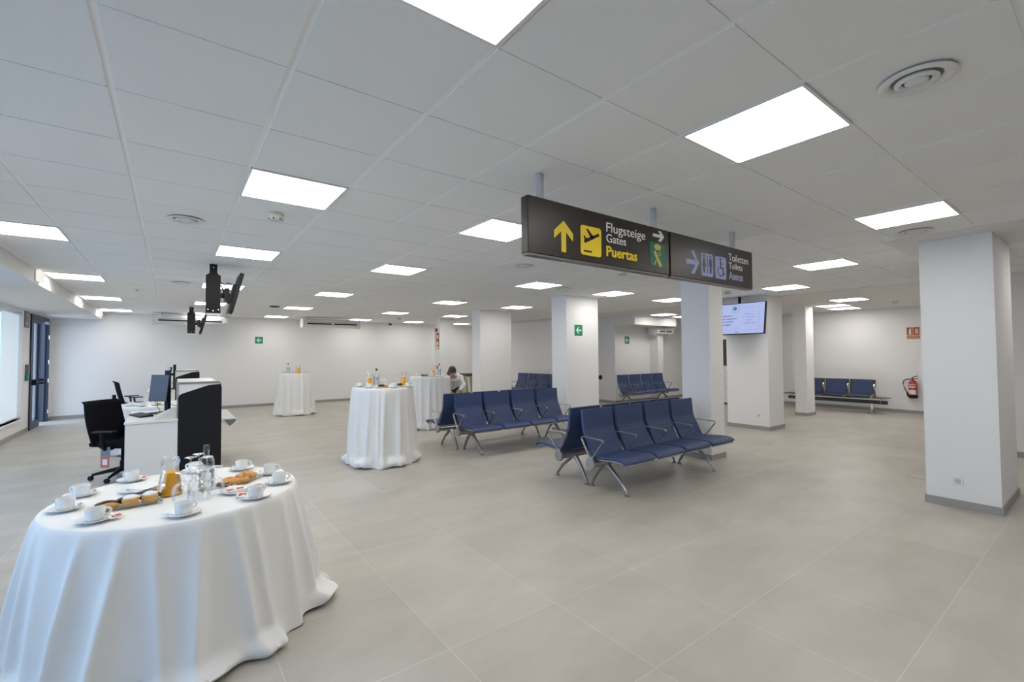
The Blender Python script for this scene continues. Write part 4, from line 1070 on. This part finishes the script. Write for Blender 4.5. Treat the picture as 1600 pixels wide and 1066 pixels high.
def bun(loc, label, r):
    t = thing('cream_bun', label, 'bun', loc, random.random()*6, 'pastries on the left tray')
    MB().lathe([(0,0),(r*.70,0),(r*.90,r*.14),(r*.98,r*.40),(r*.96,r*.58),(r*.90,r*.64),(0,r*.64)], seg=28).build('bottom_half', mat('bun_crust', (.66,.36,.11), .55, var=.2, var_scale=40), t, SM)
    MB().lathe([(0,r*.62),(r*.88,r*.62),(r*.91,r*.66),(r*.88,r*.72),(0,r*.72)], seg=28).build('cream_filling', sugar_m, t, SM)
    MB().lathe([(0,r*.70),(r*.93,r*.70),(r*1.0,r*.80),(r*1.0,r*1.0),(r*.90,r*1.28),(r*.70,r*1.48),(r*.40,r*1.60),(0,r*1.64)], seg=28).build('top_half', MATS['bun_crust'], t, SM)
    MB().lathe([(r*.915,r*1.27),(r*.83,r*1.39),(r*.715,r*1.50),(r*.405,r*1.625),(0,r*1.665)], seg=28).build('icing_sugar', sugar_m, t, SM)
    return t
bun((-.170,3.235,zt_), 'sugared cream bun in the middle of the bun tray', .037); bun((-.088,3.250,zt_), 'sugared cream bun at the right end of the bun tray', .037)
def ring(loc, rz, label, ti=0):
    P = [(.027*math.cos(a*PI/12), .027*math.sin(a*PI/12), .014) for a in range(24)]
    o = MB().tube(P, .0145, 12, True).build('doughnut', dough_m, None, SM); o.location = loc; o.rotation_euler = (ti,0,rz); return tag(o, label, 'doughnut', 'ring doughnuts on the right tray')
ring((.305,3.445,zt_), 0, 'ring doughnut at the back left of the right tray'); ring((.318,3.390,zt_), 0, 'ring doughnut in the middle of the right tray', .0); ring((.372,3.395,zt_), 0, 'ring doughnut at the front of the right tray')
def muffin(loc, label, r):
    t = thing('glazed_roll', label, 'bun', loc, 0, 'glazed rolls on the right tray')
    MB().lathe([(0,0),(r*.72,0),(r*.8,r*.25),(r*.92,r*.6),(r*.6,r*.6),(0,r*.6)], seg=26).build('base', pale_m, t, SM)
    m_ = MB().ball((0,0,r*.72), r, 1.0, 1.0, .62, 28, 16)
    rr = random.Random(int(r*1e5))
    for v in m_.bm.verts: v.co += Vector((0,0,1))*.0035*math.sin(v.co.x*190+v.co.y*140)*(1 if v.co.z > r*.7 else 0)
    m_.build('crust', mat('glazed_crust', (.60,.30,.08), .28, var=.25, var_scale=60, bump=.3, bump_scale=120), t, SM); return t
muffin((.425,3.445,zt_), 'glazed golden roll at the right end of the doughnut tray', .036); muffin((.405,3.51,zt_), 'glazed golden roll at the back of the doughnut tray', .034); muffin((.365,3.465,zt_), 'pale roll half hidden behind the ring doughnuts', .030)
def waffle(loc, rz, label):
    t = thing('waffle_biscuit', label, 'biscuit', loc, rz, 'striped waffle biscuits on the right tray')
    MB().box(-.030,.030,-.011,.011,0,.012,.003).build('biscuit', mat('biscuit_brown', (.20,.08,.03), .5), t)
    s_ = MB()
    for k2 in range(5): s_.box(-.026+k2*.0115, -.020+k2*.0115, -.0112, .0112, .0095, .0128)
    s_.build('cream_stripes', pale_m, t); return t
for k2, (x, y, z) in enumerate(((.258,3.395,0),(.274,3.372,0),(.290,3.349,0),(.263,3.385,.0125),(.283,3.360,.0125))):
    waffle((x,y,zt_+z), math.radians(38), ['striped waffle biscuit at the back of its stack on the right tray','striped waffle biscuit in the middle of the bottom layer','striped waffle biscuit at the front of its stack on the right tray','striped waffle biscuit on top, rear one','striped waffle biscuit on top, front one'][k2])

# settings on the other tables
for x, y, rz, wh in ((2.235,6.74,2.6,'at the left rim of the middle tall table'), (2.255,6.445,.2,'in front of the bottle on the middle tall table'), (2.545,6.244,.4,'at the front of the middle tall table'), (2.79,6.30,.3,'at the right front rim of the middle tall table')):
    setting(x, y, 1.101, rz, wh, None, 'middle tall table')
for x, y, rz, wh in ((4.29,9.25,2.6,'at the left of the tall table beside the bending person'), (4.443,8.807,.2,'at the front of the tall table beside the bending person'), (4.82,8.95,.4,'at the right of the tall table beside the bending person')):
    setting(x, y, 1.101, rz, wh, None, 'tall table beside the person')
for x, y, rz, wh in ((2.40,13.45,2.6,'at the left rim of the farthest tall table'), (2.592,13.338,.2,'between bottle and jug on the farthest tall table'), (2.85,13.18,.4,'right of the jug on the farthest tall table'), (2.953,13.36,.3,'at the right rim of the farthest tall table')):
    setting(x, y, 1.101, rz, wh, None, 'farthest tall table')
for x, y, rz, wh in ((-.52,9.72,2.6,'at the left of the low table behind the check-in desk'), (-.375,9.52,.2,'at the front of the low table behind the check-in desk')):
    setting(x, y, .761, rz, wh, None, 'low table')
dup(gob0, (-.335,9.85,.761), None, 'upturned wine glass on the low table behind the check-in desk')
bt_ = dup(bot0, (-.25,10.05,.761), 0, 'clear water bottle on the low table, behind the grey monitor')
def small_plate(loc, label, items):
    t = tag(MB().lathe([(0,.004),(.06,.004),(.062,0),(.07,0),(.10,.012),(.102,.014),(.09,.0125),(.06,.0075),(0,.0075)], seg=36).build('pastry_plate', china_m, None, SM), label, 'plate', 'pastry plates on the tall tables'); t.location = loc
    for n_, (dx, dy, kind, lb) in enumerate(items):
        p = (loc[0]+dx, loc[1]+dy, loc[2]+.008)
        if kind == 'e': eclair(p, .3*n_, lb, True)['group'] = 'pastries on the tall tables'
        elif kind == 'b': bun(p, lb, .03)['group'] = 'pastries on the tall tables'
        else:
            o = ring(p, 0, lb); o['group'] = 'pastries on the tall tables'
small_plate((2.44,6.40,1.101), 'white pastry plate in front on the middle tall table', ((-.02,.0,'e','chocolate eclair on the front plate of the middle tall table'), (.05,.02,'r','ring doughnut on the front plate of the middle tall table')))
small_plate((2.70,6.46,1.101), 'white pastry plate at the right of the middle tall table', ((-.03,0,'e','chocolate eclair on the right plate of the middle tall table, left one'), (.035,.01,'e','chocolate eclair on the right plate of the middle tall table, right one'), (-.03,.065,'b','cream bun on the right plate of the middle tall table')))
small_plate((4.36,9.00,1.101), 'white pastry plate on the tall table beside the bending person', ((-.03,.02,'e','chocolate eclair beside the bending person, left one on its plate'), (.035,-.01,'e','chocolate eclair beside the bending person, right one on its plate')))
small_plate((4.60,8.78,1.101), 'empty-looking white plate at the front of the tall table beside the bending person', ())
small_plate((-.17,9.62,.761), 'white plate with biscuits on the low table, under the monitor', ((0,0,'r','ring doughnut on the low table under the monitor'),))

# ------------------------------------------------------------------ person bending over
def remesh(mb, name, m, parent, vox, xf=None, iters=2):
    """fuse the overlapping volumes of a builder into one continuous smooth surface"""
    o = mb.build(name, m, None, None, xf)
    r = o.modifiers.new('fuse', 'REMESH'); r.mode = 'VOXEL'; r.voxel_size = vox; r.use_smooth_shade = True
    sm_ = o.modifiers.new('soften', 'SMOOTH'); sm_.iterations = iters; sm_.factor = .5
    dg = bpy.context.evaluated_depsgraph_get(); me = bpy.data.meshes.new_from_object(o.evaluated_get(dg))
    old = o.data; bpy.data.objects.remove(o); bpy.data.meshes.remove(old)
    me.name = name; me.materials.clear(); me.materials.append(m)
    for p in me.polygons: p.use_smooth = True
    o = bpy.data.objects.new(name, me); C.objects.link(o)
    if parent: o.parent = parent
    return o
PX, PY = 5.42, 9.63
t = thing('person', 'person in a white buttoned jacket bending forward behind the tall table', 'person', (PX, PY, 0))
def P_(x, y, z): return Vector((x-PX, y-PY, z))
LAT = Vector((.80, -.60, 0)).normalized()          # towards the figure's left, at the right of the picture
hip, wst, chs, upc, nck, hd = P_(5.40,9.60,.87), P_(5.36,9.51,.92), P_(5.29,9.37,.985), P_(5.215,9.24,1.055), P_(5.155,9.17,1.10), P_(5.085,9.095,1.19)
sl, el, wl_ = P_(5.345,9.165,1.045), P_(5.365,9.06,.875), P_(5.225,9.02,.765)
sr, er, wr_ = P_(5.085,9.335,1.035), P_(5.07,9.40,.87), P_(5.13,9.27,.745)
hl, hr = hip+LAT*.09, hip-LAT*.09
kl, kr = P_(5.40,9.42,.47), P_(5.27,9.53,.47)
al, ar = P_(5.47,9.53,.085), P_(5.34,9.64,.085)
def loft(mb, cs, ws, ds, seg=20):
    rings = []
    for i, c in enumerate(cs):
        tdir = (cs[min(i+1, len(cs)-1)]-cs[max(i-1, 0)]).normalized(); lat = (LAT-tdir*LAT.dot(tdir)).normalized(); dp = tdir.cross(lat)
        rings.append([mb.bm.verts.new(c+lat*ws[i]*math.cos(2*PI*k/seg)+dp*ds[i]*math.sin(2*PI*k/seg)) for k in range(seg)])
    for a, b in zip(rings, rings[1:]):
        for k in range(seg): mb.bm.faces.new((a[k], a[(k+1) % seg], b[(k+1) % seg], b[k]))
    mb.bm.faces.new(rings[0][::-1]); mb.bm.faces.new(rings[-1])
face = Vector((-.30,-.46,-.84)).normalized(); topd = Vector((-.45,-.70,.55)); topd = (topd-face*topd.dot(face)).normalized(); sd = face.cross(topd).normalized()
HM = Matrix((sd, face, topd)).transposed().to_4x4(); HM.translation = hd
b_ = MB()
loft(b_, [hip-Vector((0,0,.03)), hip, wst, chs, upc, nck], [.13,.155,.14,.15,.16,.06], [.09,.11,.10,.105,.09,.055])
b_.tube([nck-(hd-nck)*.3, nck, hd], [.055,.05,.05], 14)
for a, e, w_ in ((sl, el, wl_), (sr, er, wr_)): b_.tube([upc*.35+a*.65, a, e, w_, w_+(w_-e).normalized()*.02], [.055,.052,.038,.026,.024], 12)
for h_, k_, a_ in ((hl, kl, al), (hr, kr, ar)):
    b_.tube([h_, (h_+k_)/2, k_, (k_*.65+a_*.35), a_], [.088,.078,.056,.056,.038], 14)
    b_.tube([a_, a_+Vector((-.04,-.06,-.045)), a_+Vector((-.10,-.15,-.06))], [.038,.036,.024], 10)
def hand(wr, d, side):
    d = Vector(d).normalized(); n = Vector(side); n = (n-d*n.dot(d)).normalized(); q = d.cross(n).normalized()
    b_.tube([wr, wr+d*.04, wr+d*.085], [.022,.030,.026], 12, False, 1.0, n)
    for k2, ln in enumerate((.060,.074,.078,.068)):
        base = wr+d*.078+q*(-.028+.0187*k2)
        b_.tube([base, base+d*ln*.45+n*.006, base+d*ln*.8+n*.024, base+d*ln*.92+n*.042], [.0095,.009,.0085,.007], 8)
    base = wr+d*.03-q*.024; b_.tube([base, base+d*.030-q*.026+n*.008, base+d*.056-q*.032+n*.020], [.012,.010,.0085], 8)
hand(wl_, (-.70,-.28,-.66), (-.5,.6,-.2)); hand(wr_, (.45,-.45,-.77), (.2,.6,.1))
hh = MB(); hv = hh.ball((0,0,0), .1, .80, 1.0, 1.18, 26, 20)
for v in hh.bm.verts:
    c = v.co
    if c.z < 0: c.x *= 1+c.z*1.7; c.y *= 1+c.z*.6
    if c.y > .075: c.y = .075+(c.y-.075)*.65
hh.ball((0,.094,-.018), .015, .8, 1.1, 1.7, 12, 10); hh.ball((0,.082,-.062), .013, 1.8, .6, .45, 12, 8); hh.ball((0,.072,-.098), .020, 1.1, .9, .8, 12, 8)
for sx in (-1, 1): hh.ball((sx*.079,-.005,-.012), .02, .4, .8, 1.3, 12, 8)
hh.bm.transform(HM)
me_ = bpy.data.meshes.new('head'); hh.bm.to_mesh(me_); hh.bm.free(); b_.bm.from_mesh(me_); bpy.data.meshes.remove(me_)
body = remesh(b_, 'body', skin_m, t, .0075, None, 2)
ey = MB()
for sx in (-1, 1): ey.ball((sx*.030,.086,.012), .0095, 1.2, .6, .7, 12, 8)
ey.build('eyes', black_m, body, SM, xf=HM)
hm_ = MB(); hm_.ball((0,-.008,.008), .108, .86, 1.0, 1.18, 28, 20)
for v in list(hm_.bm.verts):
    if v.co.y > .045 and v.co.z < .055: v.co.y = .045+(v.co.y-.045)*.1
    if v.co.z < -.03: v.co.z = -.03+(v.co.z+.03)*.5
hm_.bm.transform(HM)
for k2 in range(5):
    a0 = HM @ Vector((.075-.006*k2,.01+.012*k2,.01)); hm_.tube([a0, a0+Vector((-.030,.020,-.05)), a0+Vector((-.035,.022,-.10)), a0+Vector((-.026,.016,-.14-.01*k2))], [.022,.022,.018,.008], 8)
remesh(hm_, 'hair', hair_m, t, .007, None, 2)
jk = MB()
loft(jk, [hip+Vector((-.005,-.01,-.055)), wst+Vector((0,0,-.01)), chs, upc, upc*.4+nck*.6], [.175,.168,.172,.178,.105], [.125,.122,.128,.112,.080], 24)
for a, e, w_ in ((sl, el, wl_), (sr, er, wr_)): jk.tube([upc*.5+a*.5, a, e, w_, w_+(w_-e).normalized()*.004], [.080,.074,.056,.042,.040], 14)
jk.tube([nck+Vector((0,0,-.01))+LAT*.07*math.cos(2*PI*k/16)+Vector((-.03,-.05,.03))*math.sin(2*PI*k/16) for k in range(16)], .020, 8, True)
jacket = remesh(jk, 'jacket', jacket_m, t, .011, None, 4)
bt2 = MB(); dn = Vector((-.42,-.62,-.66)).normalized()
for u in (.05,.42,.80):
    c = (upc*(1-u)+wst*u); nn = (dn-(wst-upc).normalized()*dn.dot((wst-upc).normalized())).normalized(); bt2.ball(c+nn*.128, .013, 1, 1, 1, 10, 8)
bt2.build('jacket_buttons', black_m, jacket, SM)
tr_ = MB(); loft(tr_, [hip+Vector((0,0,-.09)), hip, wst], [.15,.172,.15], [.11,.122,.105], 22)
for h_, k_, a_ in ((hl, kl, al), (hr, kr, ar)): tr_.tube([h_, (h_+k_)/2, k_, (k_+a_)/2, a_+Vector((0,0,.01))], [.105,.095,.075,.068,.062], 14)
remesh(tr_, 'trousers', trouser_m, t, .012, None, 3)
for a_ in (al, ar):
    q = MB(); q.tube([a_+Vector((.04,.055,-.045)), a_+Vector((0,0,-.035)), a_+Vector((-.05,-.07,-.045)), a_+Vector((-.115,-.165,-.055))], [.034,.046,.042,.028], 12); q.build('shoe', black_m, t, SM)
